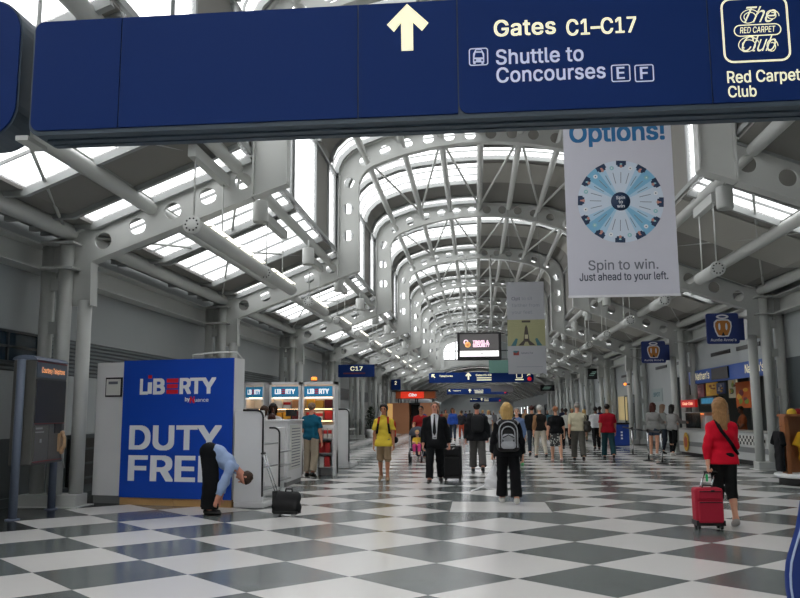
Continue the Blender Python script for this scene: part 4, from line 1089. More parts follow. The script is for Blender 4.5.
# 2 boy in yellow
sk = Skel(1.80, hip=(9, -8), knee=(4, 14), habd=(1, 1), sh=(4, -4), shabd=(9, 9), el=(10, 8), head=(4, 0), bulk=.9)
g = ground(384, 481)
p_boy = person('boy in bright yellow polo shirt and khaki shorts walking towards us', (g.x, g.y), PI, 1.8, sk, SK2, H_DK, 'mop',
    tops=[top(cl('yellow', (222, 194, 66)), .72, .026, .17, noise=.009, collar=.006, fa=1.4)], legs=[shorts(cl('khaki', (150, 128, 102)), 1.02, .06, .012)], shoes=(SHOE_T,), h=.010)
RSTR = cl('red_strap', (150, 36, 32)); 
for i in (0, 1):
    sg = (-1, 1)[i]
    pts = [sk.S[i]*.55+sk.neck*.45+EZ*.065-EY*.05, sk.S[i]*.6+sk.neck*.4+EZ*.055+EY*.07, sk.chest+EX*sg*.12+EY*.145+EZ*.05, sk.waist+EX*sg*.15+EY*.125+EZ*.02, sk.waist+EX*sg*.175+EY*.0-EZ*.02]
    mb = MB(); P = [Vector(tuple(p)) for p in pts]
    for j in range(4): mb.bar(P[j], P[j+1]+(P[j+1]-P[j])*.1, .05, .016, 0 if j < 2 else 1, (0, 1, 0) if j else (0, 0, 1))
    mb.build('backpack_strap', [RSTR, BLK], p_boy)
# 3 man in suit
sk = Skel(1.85, hip=(-12, 20), knee=(14, 6), habd=(2, 3), sh=(-10, 8), shabd=(16, 9), el=(8, 14), elin=(0, 0), head=(2, -6), bulk=1.12, curl=(60, 30))
g = ground(435.5, 484)
def vfront(s_, X, Y, Z):
    wz = .055+np.clip((Z-s_.waist[2]+.02)*.08, -.01, .03)
    return np.maximum(np.abs(X)-wz, np.maximum(.02-(Y-s_.waist[1]), s_.pel[2]-.02-Z))
p_suit = person('grey haired man in black suit and tie striding towards us', (g.x, g.y), PI, 1.85, sk, SKR, H_GB, 'short',
    tops=[top(cl('white_shirt', (226, 226, 228)), 0, .016, .0, 'shirt', .002, .05, collar=.006), top(cl('suit_black', (17, 18, 20)), 1.86, .034, .2, 'jacket', .006, .0, carve=vfront)],
    legs=[trousers(cl('suit_black', (17, 18, 20)), 1.95, .028, .02)], shoes=(SHOE_B,), h=.010)
mb = MB(); k = sk.k
def fr_(z, x, dy=.0): return (x, sk.chest[1]+dy, z)
yc = sk.chest[1]+.150*k; yw = sk.waist[1]+.150*k
mb.add([(-.022, yc-.03, sk.neck[2]+.03), (.022, yc-.03, sk.neck[2]+.03), (.012, yc+.012, sk.neck[2]-.015), (-.012, yc+.012, sk.neck[2]-.015), (.042, yw+.035, sk.waist[2]+.02), (-.042, yw+.035, sk.waist[2]+.02), (0, yw+.03, sk.waist[2]-.06),
        (-.022, yc-.055, sk.neck[2]+.03), (.022, yc-.055, sk.neck[2]+.03), (.012, yc, sk.neck[2]-.015), (-.012, yc, sk.neck[2]-.015), (.03, yw+.02, sk.waist[2]+.02), (-.03, yw+.02, sk.waist[2]+.02), (0, yw+.015, sk.waist[2]-.06)],
       [(0, 1, 2, 3), (3, 2, 4, 5), (5, 4, 6), (8, 7, 10, 9), (9, 10, 12, 11), (11, 12, 13), (0, 7, 8, 1), (0, 3, 10, 7), (3, 5, 12, 10), (5, 6, 13, 12), (1, 8, 9, 2), (2, 9, 11, 4), (4, 11, 13, 6)])
mb.build('tie', cl('tie_black', (14, 14, 17), .5), p_suit); suit_grip = wpt(p_suit, sk.grip[0])
# 4 man in dark jacket from behind
sk = Skel(1.86, hip=(12, -10), knee=(6, 18), sh=(-6, 8), shabd=(14, 12), el=(10, 20), head=(2, 0), bulk=1.2, curl=(40, 40))
g = ground(478, 472)
p_jack = person('man in bulky black jacket and grey trousers walking away down the middle', (g.x, g.y), 0.05, 1.86, sk, SKR, H_DK, 'short',
    tops=[top(cl('black_jacket', (22, 23, 26)), 1.9, .05, .16, 'jacket', .012, .05, collar=.02)], legs=[trousers(cl('grey_trousers', (84, 82, 80)), 1.93, .04, .026)], shoes=(SHOE_B,), h=.012)
jack = (p_jack, sk)
# 5 woman with backpack
sk = Skel(1.76, 'f', hip=(11, -4), knee=(5, 10), habd=(2, 4), sh=(8, -2), shabd=(14, 13), el=(14, 8), head=(3, 0), bulk=1.08, curl=(65, 30))
g = ground(509, 504)
p_wom = person('blonde woman in black jacket and trousers walking away with a backpack on', (g.x, g.y), 0.02, 1.76, sk, SK1, H_BL, 'bob',
    tops=[top(cl('black_hoodie', (20, 20, 23)), 1.9, .034, .14, 'jacket', .008, .06, collar=.02)], legs=[trousers(cl('black_slacks', (17, 17, 20)), 1.95, .045, .022)], shoes=(SHOE_W,), h=.010)
wom = (p_wom, sk); wom_grip = wpt(p_wom, sk.grip[0])
# 6 woman in red
sk = Skel(1.78, 'f', hip=(5, -7), knee=(4, 10), habd=(-1, -3), sh=(-8, 10), shabd=(15, 8), el=(6, 62), elin=(6, 20), head=(2, 8), bulk=.9, curl=(70, 30))
g = ground(727.3, 526)
p_red = person('long haired woman in bright red cardigan and black capri trousers pulling the red suitcase', (g.x, g.y), 0.06, 1.78, sk, SK1, H_DB, 'verylong',
    tops=[top(cl('red_cardigan', (204, 18, 44)), 1.75, .019, .12, 'cardigan', .008, .03, collar=.004)], legs=[trousers(cl('black_capri', (18, 20, 20)), 1.36, .022, .018)], shoes=(SHOE_G,), h=.009)
redw = (p_red, sk); red_grip = wpt(p_red, sk.grip[0])
mb = MB(); P = [sk.S[0]*.6+sk.neck*.4+EZ*.055-EY*.03, sk.chest-EX*.06-EY*.155+EZ*.03, sk.waist+EX*.08-EY*.15+EZ*.03, sk.pel+EX*.185-EY*.06+EZ*.02]
for a, b in zip(P, P[1:]): mb.bar(a, b+(b-a)*.08, .045, .02, 0, (0, 1, 0))
mb.build('shoulder_strap', BLK, p_red)
# 7 man in red pushing stroller
sk = Skel(1.82, hip=(10, -8), knee=(5, 12), sh=(30, 30), shabd=(10, 10), el=(35, 35), elin=(6, 6), head=(6, 0), bulk=1.1, curl=(70, 70))
g = ground(417, 462)
p_dad = person('man in dark red T-shirt walking towards us behind a pushchair', (g.x+.08, g.y+1.0), PI, 1.82, sk, SK2, H_DK, 'short', tops=[top(cl('brick_red', (150, 32, 34)), .6, .024, .14)], legs=[trousers(cl('navy_jean', (44, 48, 62)), 1.93, .03, .02)], shoes=(SHOE_W,), h=.014)
dad_grips = [wpt(p_dad, sk.grip[i]) for i in (0, 1)]
# the group on the right
def walker(label, px, py, H, yaw=0., sex='m', sc=SK1, hc=H_BR, hair='short', tops=(), legs=(), shoes=(SHOE_B,), h=.015, bulk=1.05, ph=1, **kw):
    q = dict(hip=(12*ph, -11*ph), knee=(6, 16) if ph > 0 else (16, 6), sh=(-9*ph, 9*ph), shabd=(10, 10), el=(14, 14), head=(2, 0), bulk=bulk); q.update(kw)
    s_ = Skel(H, sex, **q); g_ = ground(px, py)
    return person(label, (g_.x, g_.y), yaw, H, s_, sc, hc, hair, tops, legs, shoes, h), s_
DEN = cl('denim', (64, 78, 104)); 
walker('person in light blue denim shirt and black trousers, half hidden by the backpack woman', 518, 465, 1.74, PI, 'f', SK1, H_GR, 'short', [top(cl('denim_shirt', (108, 128, 168)), 1.7, .024, .12)], [trousers(BLK)], (mat('green_shoe', (60, 160, 90), .5),))
walker('person with auburn hair in black top and dark jeans among the group on the right', 533, 456, 1.84, 0, 'm', SK1, H_RD, 'short', [top(BLK, 1.8, .028, .1)], [trousers(cl('dark_jean', (44, 52, 62)))], ph=-1)
walker('white haired person in black and tan top and cream trousers walking away', 541, 458, 1.84, .15, 'f', SK1, H_WH, 'short', [top(cl('black_tan', (34, 30, 28)), .0, .022, .06), top(cl('tan_sleeve', (150, 112, 78)), 1.6, .020, .05, 'sleeves', sides=(0,))], [trousers(cl('cream', (196, 188, 172)))], ph=1)
LPRINT = bpy.data.materials.new('floral_skirt_print'); LPRINT.use_nodes = True
_n = LPRINT.node_tree; _v = _n.nodes.new('ShaderNodeTexVoronoi'); _v.inputs['Scale'].default_value = 14; _t = _n.nodes.new('ShaderNodeTexCoord'); _n.links.new(_t.outputs['Object'], _v.inputs['Vector'])
_r_ = _n.nodes.new('ShaderNodeValToRGB'); _r_.color_ramp.elements[0].position = .3; _r_.color_ramp.elements[0].color = (.45, .46, .42, 1); _r_.color_ramp.elements[1].position = .38; _r_.color_ramp.elements[1].color = (.014, .015, .016, 1)
_n.links.new(_v.outputs['Distance'], _r_.inputs[0]); _n.links.new(_r_.outputs[0], _n.nodes['Principled BSDF'].inputs['Base Color'])
walker('woman in black short sleeved top and black floral skirt walking away', 557, 462, 1.78, 0, 'f', SK1, H_RL, 'short', [top(BLK, .8, .03, .06)], [skirt(LPRINT, .46, .06)], (mat('pink_shoe', (200, 160, 150), .5),), bulk=1.2, shabd=(14, 14))
old, old_sk = walker('heavy man in cream shirt and grey trousers with a bag on his shoulder, walking away', 579, 461, 1.9, 0, 'm', SK1, H_GR, 'bald', [top(cl('cream_shirt', (198, 190, 162)), .95, .026, .05, noise=.008)], [trousers(cl('grey_slacks', (88, 86, 80)), 1.94, .035, .024)], bulk=1.25)
walker('man in crimson T-shirt and teal jeans walking away on the right', 609, 459, 1.86, 0, 'm', SK2, H_DK, 'short', [top(cl('crimson', (150, 16, 34)), .75, .03, .12)], [trousers(cl('teal_jean', (40, 72, 78)), 1.94, .03, .022)], bulk=1.12)
walker('person in white shirt and black trousers ahead of the man in crimson', 597, 450, 1.8, 0, 'm', SK3, H_DK, 'short', [top(cl('white_tee', (206, 206, 208)), .9, .03, .05)], [trousers(BLK)], bulk=1.15, ph=-1)
walker('person in white top and black trousers between the floral skirt and the heavy man', 567, 449, 1.74, 0, 'f', SK3, H_DK, 'short', [top(cl('off_white', (196, 196, 188)), .9, .03, .05)], [trousers(BLK)], ph=1)
walker('person in blue shirt with dark hair behind the man in crimson', 601, 445, 1.84, 0, 'm', SK3, H_DK, 'short', [top(cl('navy_shirt', (40, 52, 92)), .9, .03, .05)], [trousers(BLK)], ph=1)
# queue at the food counter
walker('girl with auburn hair in grey hooded top and denim shorts queueing at the counter', 655, 457, 1.88, -.5, 'f', SK1, H_RD, 'bob', [top(cl('grey_hoodie', (138, 138, 136)), 1.85, .026, .1, collar=.02)], [shorts(cl('denim_shorts', (52, 64, 80)), .55, .03, .02)], (SHOE_W,), ph=.3, sh=(10, 30), el=(20, 60))
q2, q2_sk = walker('girl with dark hair in grey top and black leggings leaning at the food counter', 674, 456, 1.82, -.9, 'f', SK1, H_DK, 'bob', [top(cl('grey_top', (150, 150, 148)), 1.85, .024, .1)], [trousers(BLK, 1.93, .008)], (SHOE_W,), ph=.5, sh=(40, 45), el=(40, 40))
walker('person with light brown hair queueing between the two girls in grey', 664.5, 454, 1.84, -1.1, 'f', SK1, H_GB, 'bob', [top(cl('pale_grey', (120, 122, 120)), 1.8, .03, .1)], [trousers(cl('dark_jean', (44, 52, 62)))], (SHOE_B,), ph=.3)
# duty free shop people
walker('man in teal polo shirt and beige trousers standing at the lit display cases', 311, 477, 1.86, -.25, 'm', SKR, H_GB, 'short', [top(cl('teal_polo', (22, 88, 112)), .75, .03, .1, collar=.006)], [trousers(cl('beige', (158, 146, 128)), 1.94, .03, .024)], (SHOE_B,), h=.012, ph=.25, sh=(10, 0), el=(75, 10), elin=(10, 0))
def stander(label, x, y, H, yaw, sex, sc, hc, hair, tops, legs, h=.015, **kw):
    q = dict(hip=(2, -2), knee=(2, 4), sh=(14, 18), shabd=(8, 8), el=(40, 40), head=(14, 0)); q.update(kw)
    return person(label, (x, y), yaw, H, Skel(H, sex, **q), sc, hc, hair, tops, legs, (SHOE_B,), h)
stander('dark skinned shop clerk in white blouse behind the white counter', -5.2, 20.35, 1.86, PI+.3, 'f', SK3, H_DK, 'bob', [top(cl('white_blouse', (198, 196, 192)), 1.7, .026, .1)], [trousers(BLK)])
stander('brown haired customer standing at the far left of the white counter', -5.52, 20.6, 1.80, -.3, 'f', SK1, H_BR, 'bob', [top(cl('plum', (70, 40, 44)), 1.7, .026, .1)], [trousers(BLK)])
stander('small person with dark auburn hair between the counter and the clerk', -5.08, 19.75, 1.60, .2, 'f', SK2, HB('dark_auburn', (58, 32, 26)), 'bob', [top(cl('rust', (104, 60, 48)), 1.5, .026, .1)], [trousers(BLK)])
# food counter staff
stander('food counter server in dark top seen behind the woman in red', 9.3, 29.3, 1.74, PI/2, 'm', SK3, H_DK, 'short', [top(cl('orange_brown', (134, 74, 44)), .8, .026, .1)], [trousers(BLK)])
# ---- the distant crowd
rng = random.Random(5)
far = [(423, 436, 'blue', (60, 80, 140)), (437, 438, 'dark', (40, 38, 42)), (446, 433, 'tan', (150, 120, 90)), (453, 441, 'blue', (48, 84, 170)), (462, 439, 'charcoal', (46, 46, 50)), (461, 431, 'maroon', (110, 40, 44)), (489, 438, 'white', (190, 190, 190)), (494, 433, 'grey', (100, 100, 104)),
       (526, 434, 'tan', (160, 128, 96)), (470, 429, 'black', (28, 28, 30)), (483, 430, 'navy', (40, 46, 80)), (500, 430, 'white', (180, 178, 176)), (513, 432, 'olive', (86, 84, 62)), (548, 433, 'black', (30, 30, 32)), (551, 440, 'teal', (52, 92, 104)), (455, 428, 'grey', (110, 110, 112)), (442, 428, 'red', (140, 44, 44)), (507, 427, 'blue', (66, 84, 130)), (478, 427, 'tan', (150, 126, 100)), (585, 441, 'black', (30, 30, 34)), (573, 440, 'grey', (92, 92, 96)), (520, 428, 'dark', (36, 36, 40)),
       (434, 431, 'cream', (180, 170, 140)), (466, 426, 'blue', (60, 72, 120)), (490, 425.5, 'brown', (90, 66, 50)), (428, 427.5, 'grey', (104, 106, 110)), (540, 436, 'white', (176, 176, 176)), (563, 433, 'navy', (38, 42, 64))]
NTH = ['first', 'second', 'third', 'fourth', 'fifth', 'sixth', 'seventh', 'eighth', 'ninth', 'tenth', 'eleventh', 'twelfth', 'thirteenth', 'fourteenth', 'fifteenth', 'sixteenth', 'seventeenth', 'eighteenth', 'nineteenth', 'twentieth']; NTH += ['twenty-'+q for q in NTH[:9]]
for i, (px, py, cn, rgb) in enumerate(far):
    f_ = rng.random() < .55; sex = 'f' if f_ else 'm'; ln = cl('far_%d' % i, rgb); away = rng.random() < .6
    pants = ('orange trousers', (170, 70, 44)) if i == 4 else [('black trousers', (26, 26, 28)), ('dark jeans', (46, 54, 70)), ('khaki trousers', (140, 124, 100)), ('grey trousers', (86, 86, 88))][rng.randrange(4)]
    hcn = [('dark haired', H_DK), ('brown haired', H_BR), ('blonde', H_BL), ('grey haired', H_GR)][rng.randrange(4)]
    lab = 'far %s person, %s top, %s' % (hcn[0], cn, pants[0])
    near_ = {0: 'left of the suited man', 2: 'just right of the suited man', 3: 'right of the suitcase', 8: 'beside the backpack woman', 14: 'left of the floral skirt', 19: 'beside the heavy man', 20: 'left of the heavy man'}.get(i)
    lab += ', '+(near_ or '%s from left in the crowd' % NTH[sorted(range(len(far)), key=lambda q: far[q][0]).index(i)])
    d_ = ground(px, py).y
    walker(lab, px, py, rng.uniform(1.68, 1.86), (0 if away else PI)+rng.uniform(-.15, .15), sex, [SK1, SK2, SK3, SKR][rng.randrange(4)], hcn[1], 'bob' if f_ else 'short', [top(ln, [.8, 1.8][rng.randrange(2)], .03, .1, noise=.006)], [trousers(cl('pants_'+pants[0].replace(' ', '_'), pants[1]))], (SHOE_B,), h=.022 if d_ < 60 else .028, ph=rng.choice((-1, 1)))
# ================================================================ DUTY FREE SHOP, TELEPHONES, FOOD COUNTER, LUGGAGE
TANW = mat('tan_wood_kick', (196, 154, 100), .5, var=.1, scale=3); BLUEP = mat('duty_free_blue', (22, 72, 178), .45, var=.02, spec=.3); REDP = mat('logo_red', (206, 30, 48), .45)
LITB = mat('lit_blue_fascia', (42, 136, 184), .4, var=.02, emit=.2); LITW = mat('lit_white_letters', (240, 246, 250), .4, var=0, emit=.7); WARM = mat('case_strip_light', (255, 206, 150), .4, var=0, emit=6.)
PAPER = mat('paper', (214, 214, 208), .8); GREYK = mat('grey_kick', (112, 114, 114), .5); SHELFM = mat('grey_shelf', (150, 152, 152), .4)
# ---- blue DUTY FREE panel
Lg, Rg = ground(119, 504.3), ground(231, 507.8); d_ = Rg-Lg; W_ = d_.length; ang = math.atan2(d_.y, d_.x)
dp = thing('advertising_panel', 'tall bright blue panel with large white duty free lettering, left side of the hall', 'advertising panel', (Lg.x, Lg.y, 0), ang)
HT = 2.60
m = MB(); m.box((W_/2, .2, (HT+.13)/2), (W_, .38, HT-.13)); m.build('body', WHITE, dp)
m = MB(); m.box((W_/2, -.005, (HT+.13)/2), (W_, .03, HT-.13)); m.build('blue_face', BLUEP, dp)
for x0, x1 in ((0, W_*.49), (W_*.495, W_)): m = MB(); m.box(((x0+x1)/2, .19, .065), (x1-x0, .36, .13)); m.build('kick_board', TANW, dp)
m = MB(); X = lambda f: W_*f; Z = lambda py: .13+(HT-.13)*(497.6-py)/135.4
def pl(t, f0, f1, py, cap_px, mi=0, bold=.035): text_at(m, t, (X(f0), -.024, Z(py)), (1, 0, 0), (0, 0, 1), X(f1-f0), (HT-.13)*cap_px/135.4, mi, bold)
FX = lambda cx: (90+cx/3.32-121.3)/110.3
pl('L', FX(162), FX(190), 396, 14.5); pl('B', FX(207), FX(247), 396, 14.5); pl('R', FX(296), FX(334), 396, 14.5); pl('T', FX(330), FX(372), 396, 14.5); pl('Y', FX(368), FX(415), 396, 14.5)
m.box((X(FX(196)), -.024, (Z(396)+Z(384.5))/2), (X(.038), .004, Z(384.5)-Z(396))); m.box((X(FX(196)), -.024, Z(379)), (X(.034), .004, .06), m=1)
for q, wq in ((0, 1.), (1, .94), (2, 1.)): m.box((X(FX(272)), -.024, Z(394.2-5.5*q)), (X(.105)*wq, .004, .075), m=1)
pl('DUTY', FX(132), FX(437), 450.3, 22.3, 0, .028); pl('FREE', FX(132), FX(432), 480.6, 23.2, 0, .028)
pl('by', FX(315), FX(331), 403.6, 3.6); pl('uance', FX(347), FX(392), 404.3, 3.4, 0, .01); pl('N', FX(331), FX(347), 405.4, 6, 1)
m.build('lettering', [LETW, REDP], dp)
wp_ = thing('white_partition', 'narrow white partition with a framed notice, left of the blue panel', 'partition', (Lg.x, Lg.y, 0), ang)
m = MB(); m.box((-.34, .24, 1.36), (.64, .3, 2.44)); m.build('body', WHITE, wp_); m = MB(); m.box((-.34, .24, .07), (.6, .28, .14)); m.build('kick_board', GREYK, wp_)
m = MB(); m.box((-.27, .08, 2.12), (.36, .03, .36)); m.build('notice_frame', BLACK, wp_); m = MB(); m.box((-.27, .058, 2.12), (.30, .02, .30)); m.box((-.27, .046, 2.2), (.2, .006, .05), m=1); m.build('notice', [PAPER, GREYT], wp_)
m = MB(); m.path([(W_*.55, .3, HT), (W_*.55, .3, HT+.1), (W_*.75, .3, HT+.13), (W_*.95, .3, HT+.13), (W_, .3, HT)], .014, 8); m.build('rail', STEEL, dp)
# ---- white gondola shelves with black rounded edge
def gondola(label, o, yaw, w, dep, h, nsh=3, group=None):
    t = thing('gondola_shelf', label, 'shelf unit', o, yaw, group)
    m = MB(); r = .12; prof_ = rrect(w, h-.1, r, 6, 0, .1, (0, 0, 1, 0)); m.prism(prof_, (0, .05, 0), (1, 0, 0), (0, 0, 1), .05); m.build('end_panel', WHITE, t)
    m = MB(); m.prism(rrect(w*.45, h-.1, .02, 3, 0, .1), (0, dep, 0), (1, 0, 0), (0, 0, 1), dep-.06); m.build('back', WHITE, t)
    m = MB(); m.path([(w*.3, -.012, h+.005)]+[(w-r+r*math.sin(a), -.012, h-r+(r+.005)*math.cos(a)) for a in [i*math.pi/12 for i in range(7)]]+[(w+.004, -.012, .2)], .018, 8); m.build('edge_trim', BLACK, t)
    for i in range(nsh):
        z = .3+(h-.5)*i/nsh; m = MB(); m.box((w*.72, dep/2+.03, z), (w*.5, dep-.1, .025)); m.build('shelf', SHELFM, t)
    m = MB(); m.box((w*.52, dep/2, .05), (w*1.04, dep, .1)); m.build('kick_board', WHITE, t, bevel=.02)
    return t
Rv = Vector((math.cos(ang), math.sin(ang), 0)); Bv = Vector((-math.sin(ang), math.cos(ang), 0))
o = Rg+Rv*.05-Bv*.02
gondola('white shelf end with black rounded edge, directly right of the blue panel', (o.x, o.y, 0), -.12, .53, .8, 1.67)
g1 = ground(264, 497); gondola('lower white shelf unit with black rounded edge, beyond the rolling bag', (g1.x, g1.y, 0), -.05, .30, .9, 1.33)
g1 = ground(334, 468.5); gondola('white shelf end right of the lit display cases', (g1.x, g1.y, 0), 0, .44, 1.6, 1.72)
# merchandise on the gondolas
PROD = [mat('carton_red', (190, 40, 40), .5), mat('carton_white', (214, 212, 206), .5), mat('carton_gold', (206, 156, 52), .5), mat('carton_maroon', (96, 28, 34), .5), mat('carton_tan', (180, 130, 90), .5), mat('carton_grey', (120, 124, 128), .5)]
def carton(x, y, z, w, d, h, mi, lab, grp, stripe=None):
    m = MB(); m.box((0, 0, h/2), (w, d, h)); 
    if stripe is not None: m.box((0, -d/2-.001, h*.62), (w*.96, .004, h*.35), m=1)
    o = m.build('carton', [PROD[mi], PROD[stripe if stripe is not None else mi]]); o.location = (x, y, z); return tag(o, lab, 'carton', grp)
# ---- counter
ca, cb = ground(273, 487.5), ground(300, 482.5)
co = thing('shop_counter', 'long white shop counter in front of the clerk', 'counter', (-4.62, 17.75, 0), 0)
m = MB(); m.box((.15, .75, .77), (.56, 1.5, 1.34)); m.build('body', WHITE, co, bevel=.01); m = MB(); m.box((.15, .75, 1.455), (.62, 1.58, .03)); m.build('top', WHITE, co)
m = MB(); m.box((.15, .75, .05), (.52, 1.46, .1)); m.build('kick_board', GREYK, co)
m = MB(); m.box((.44, .75, .85), (.015, 1.1, 1.0)); 
for i in range(14): m.box((.45, .75, .42+.065*i), (.008, .85, .02), m=1)
m.build('price_list', [PAPER, GREYT], co)
pr = thing('cash_display', 'small black cash display on the white counter', 'monitor', (-4.38, 18.9, 1.47), 0)
m = MB(); m.box((0, 0, .16), (.26, .05, .16)); m.build('screen', BLACK, pr); m = MB(); m.tube((0, 0, 0), (0, 0, .1), .02); m.box((0, 0, .008), (.16, .12, .016)); m.build('stand', BLACK, pr)
# ---- lit display cases
def case(label, x, y, w, yaw=0., h=2.46, full=True):
    t = thing('display_case', label, 'display case', (x, y, 0), yaw, 'lit display cases of the duty free shop')
    m = MB()
    for sx in (.03, w-.03): m.box((sx, .25, h/2), (.06, .5, h))
    m.box((w/2, .25, h-.04), (w, .5, .08)); m.box((w/2, .48, h/2), (w, .04, h)); m.box((w/2, .25, .3), (w, .5, .6)); m.build('carcass', WHITE, t)
    m = MB(); m.box((w/2, .0, h-.27), (w*.84, .03, .29)); m.build('fascia', LITB, t)
    m = MB(); text_at(m, 'LIB', (w*.18, -.018, h-.32), (1, 0, 0), (0, 0, 1), w*.2, .12, 0, .04); text_at(m, 'RTY', (w*.52, -.018, h-.32), (1, 0, 0), (0, 0, 1), w*.30, .12, 0, .04)
    for q in range(3): m.box((w*.45, -.018, h-.31+.05*q), (w*.1, .004, .03), m=1)
    m.box((w/2, -.006, h-.445), (w*.84, .02, .03)); m.build('lettering', [LITW, REDP], t)
    for z in (.62, 1.05, 1.42, 1.74): m = MB(); m.box((w/2, .25, z), (w-.12, .44, .025)); m.build('shelf', SHELFM, t)
    m = MB(); m.box((w/2, .12, h-.43), (w-.2, .06, .03)); m.box((w/2, .06, 1.72), (w-.2, .03, .015)); m.box((w/2, .06, 1.40), (w-.2, .03, .015)); m.build('strip_light', WARM, t)
    return t
CYY = 21.5
ca_ = at(268.5, 440, CYY).x; cb_ = at(301, 440, CYY).x; cc_ = at(335, 440, CYY).x
case('middle lit display case with blue fascia behind the clerk', ca_, CYY, cb_-ca_-.02)
case('right-hand lit display case with blue fascia beside the man in teal', cb_, CYY, cc_-cb_)
case('left lit display case turned sideways behind the customer', ca_-.76, CYY+.22, .62, -.25)
k = 0
for cx, nm in ((ca_, 'middle'), (cb_, 'right-hand')):
    for si, z in enumerate((1.755, 1.435, 1.065)):
        n = 3
        for q in range(n):
            mi = [[1, 1, 4], [2, 2, 3], [0, 1, 0]][(si+(nm != 'middle')) % 3][q]
            carton(cx+.22+.25*q, CYY+.22, z, .21, .2, [.24, .2, .22][(q+si) % 3], mi, '%s carton, %s shelf of the %s lit case, %s' % (['red', 'white', 'gold', 'maroon', 'tan', 'grey'][mi], ['top', 'second', 'third'][si], nm, ['left', 'centre', 'right'][q]), 'cartons in the lit cases', [None, 0, 3][q] if mi == 1 else None)
ls = thing('display_rack', 'low white rack of red and white cartons below the right-hand lit case', 'rack', (-4.12, 20.75, 0))
m = MB()
for sx in (0, .42): m.box((sx, .22, .65), (.03, .44, 1.3))
m.box((.21, .43, .65), (.45, .03, 1.3)); m.build('frame', WHITE, ls)
for z in (.22, .58, .95): m = MB(); m.box((.21, .21, z), (.4, .4, .025)); m.build('shelf', SHELFM, ls)
for si, z in enumerate((.235, .595, .965)):
    for q in range(2 if si < 2 else 3):
        carton(-4.12+.08+.12*q+.04*(si < 2), 20.9, z, .10 if si == 2 else .15, .16, .26, [1, 0, 0][(q+si) % 3] if si < 2 else 1, '%s carton, %s shelf of the low white rack, %s' % (['white', 'red', 'red'][(q+si) % 3] if si < 2 else 'white and red', ['bottom', 'middle', 'top'][si], ['left', 'middle', 'right'][q]), 'cartons on the low rack', 0 if si == 2 else None)
BEAC = mat('amber_beacon', (255, 140, 50), .3, var=0, emit=1.6)
def beacon(label, p):
    t = thing('beacon_lamp', label, 'lamp', p); m = MB(); m.lathe([(0, 0), (.09, 0), (.09, .04), (.07, .05)]); m.build('base', BLACK, t)
    m = MB(); m.lathe([(.075, .05), (.085, .08), (.08, .12), (.05, .14), (0, .14)], n=16); m.build('dome', BEAC, t)
a = at(318, 384, 22.0); beacon('amber beacon lamp on top of the right-hand display case', (a.x-.06, CYY+.25, 2.46))
a = at(602, 387, 46); t = thing('wall_lamp', 'small amber lamp on a right-hand column in the distance', 'lamp', (7.62, 41.3, 2.95)); m = MB(); m.ball((-.12, 0, 0), .075); m.build('globe', BEAC, t); m = MB(); m.tube((-.1, 0, 0), (.12, 0, 0), .03); m.build('arm', BLACK, t)
# ---- courtesy telephone stand
P1, P2_ = Vector((-7.21, 12.15, 0)), Vector((-7.33, 13.52, 0)); d_ = P2_-P1; KL = d_.length; ka = math.atan2(d_.y, d_.x)
ks = thing('telephone_stand', 'grey courtesy telephone stand on two posts at the far left', 'telephone stand', (P1.x, P1.y, 0), ka)
KP = mat('blue_grey_post', (104, 114, 132), .45); KB = mat('kiosk_grey', (92, 92, 88), .5, var=.06); KD = mat('kiosk_dark_panel', (46, 46, 44), .4, var=.1); KH = mat('kiosk_header', (86, 96, 106), .4); KT = mat('lit_amber_text', (255, 170, 110), .4, var=0, emit=1.0)
for x in (0, KL): m = MB(); m.tube((x, 0, .01), (x, 0, 2.5), .065, n=16); m.lathe([(.11, 0), (.11, .015), (.065, .02)], (x, 0, 0)); m.build('post', KP, ks)
m = MB(); m.box((KL/2+.02, -.0, 1.66), (KL-.18, .36, 1.68)); m.build('cabinet', KB, ks, bevel=.02)
m = MB(); m.prism([(.2*math.cos(a_), .08*math.sin(a_)) for a_ in [i*math.pi/8 for i in range(9)]], (.1, 0, 2.5), (0, 1, 0), (0, 0, 1), KL-.16); m.build('hood', KP, ks)
yf = -.185
m = MB(); m.box((KL/2+.02, yf, 2.34), (KL-.26, .02, .24)); m.build('header', KH, ks)
m = MB(); text_at(m, 'Courtesy Telephone', (.30, yf-.014, 2.30), (1, 0, 0), (0, 0, 1), KL-.5, .085, 0, .0); m.build('lettering', KT, ks)
m = MB(); m.box((KL/2+.02, yf, 1.84), (KL-.26, .02, .70)); m.build('directory_panel', KD, ks)
for x0, x1 in ((.16, .66), (.68, 1.14), (1.16, KL-.12)):
    m = MB(); m.box(((x0+x1)/2, yf, 1.17), (x1-x0, .03, .56)); m.build('phone_bay', KB, ks)
m = MB(); m.box((KL/2+.02, yf-.012, 1.475), (KL-.26, .01, .012)); m.box((KL/2+.02, yf-.012, .87), (KL-.26, .01, .012)); m.box((KL/2+.02, yf-.012, 2.475), (KL-.26, .01, .012)); m.build('red_line', mat('kiosk_red_line', (140, 50, 48), .5), ks)
m = MB(); m.box((.3, yf-.02, 1.40), (.22, .01, .03)); m.box((.32, yf-.02, 1.34), (.3, .01, .02)); m.box((.36, yf-.02, 1.2), (.06, .02, .06)); m.build('instructions', mat('kiosk_print', (150, 152, 150), .5), ks)
m = MB(); m.box((KL-.38, yf-.02, 1.39), (.26, .02, .16)); m.build('dial_plate', BLACK, ks)
HS = mat('beige_plastic', (186, 152, 118), .45)
m = MB(); x = KL-.3; m.path([(x, yf-.06, 1.0), (x, yf-.11, 1.08), (x, yf-.11, 1.22), (x, yf-.06, 1.3)], [.04, .03, .03, .04], 10); m.ball((x, yf-.07, 1.0), (.055, .04, .05)); m.ball((x, yf-.07, 1.3), (.055, .04, .05)); m.box((x, yf-.02, 1.15), (.12, .06, .3)); hs = m.build('handset', HS, ks)
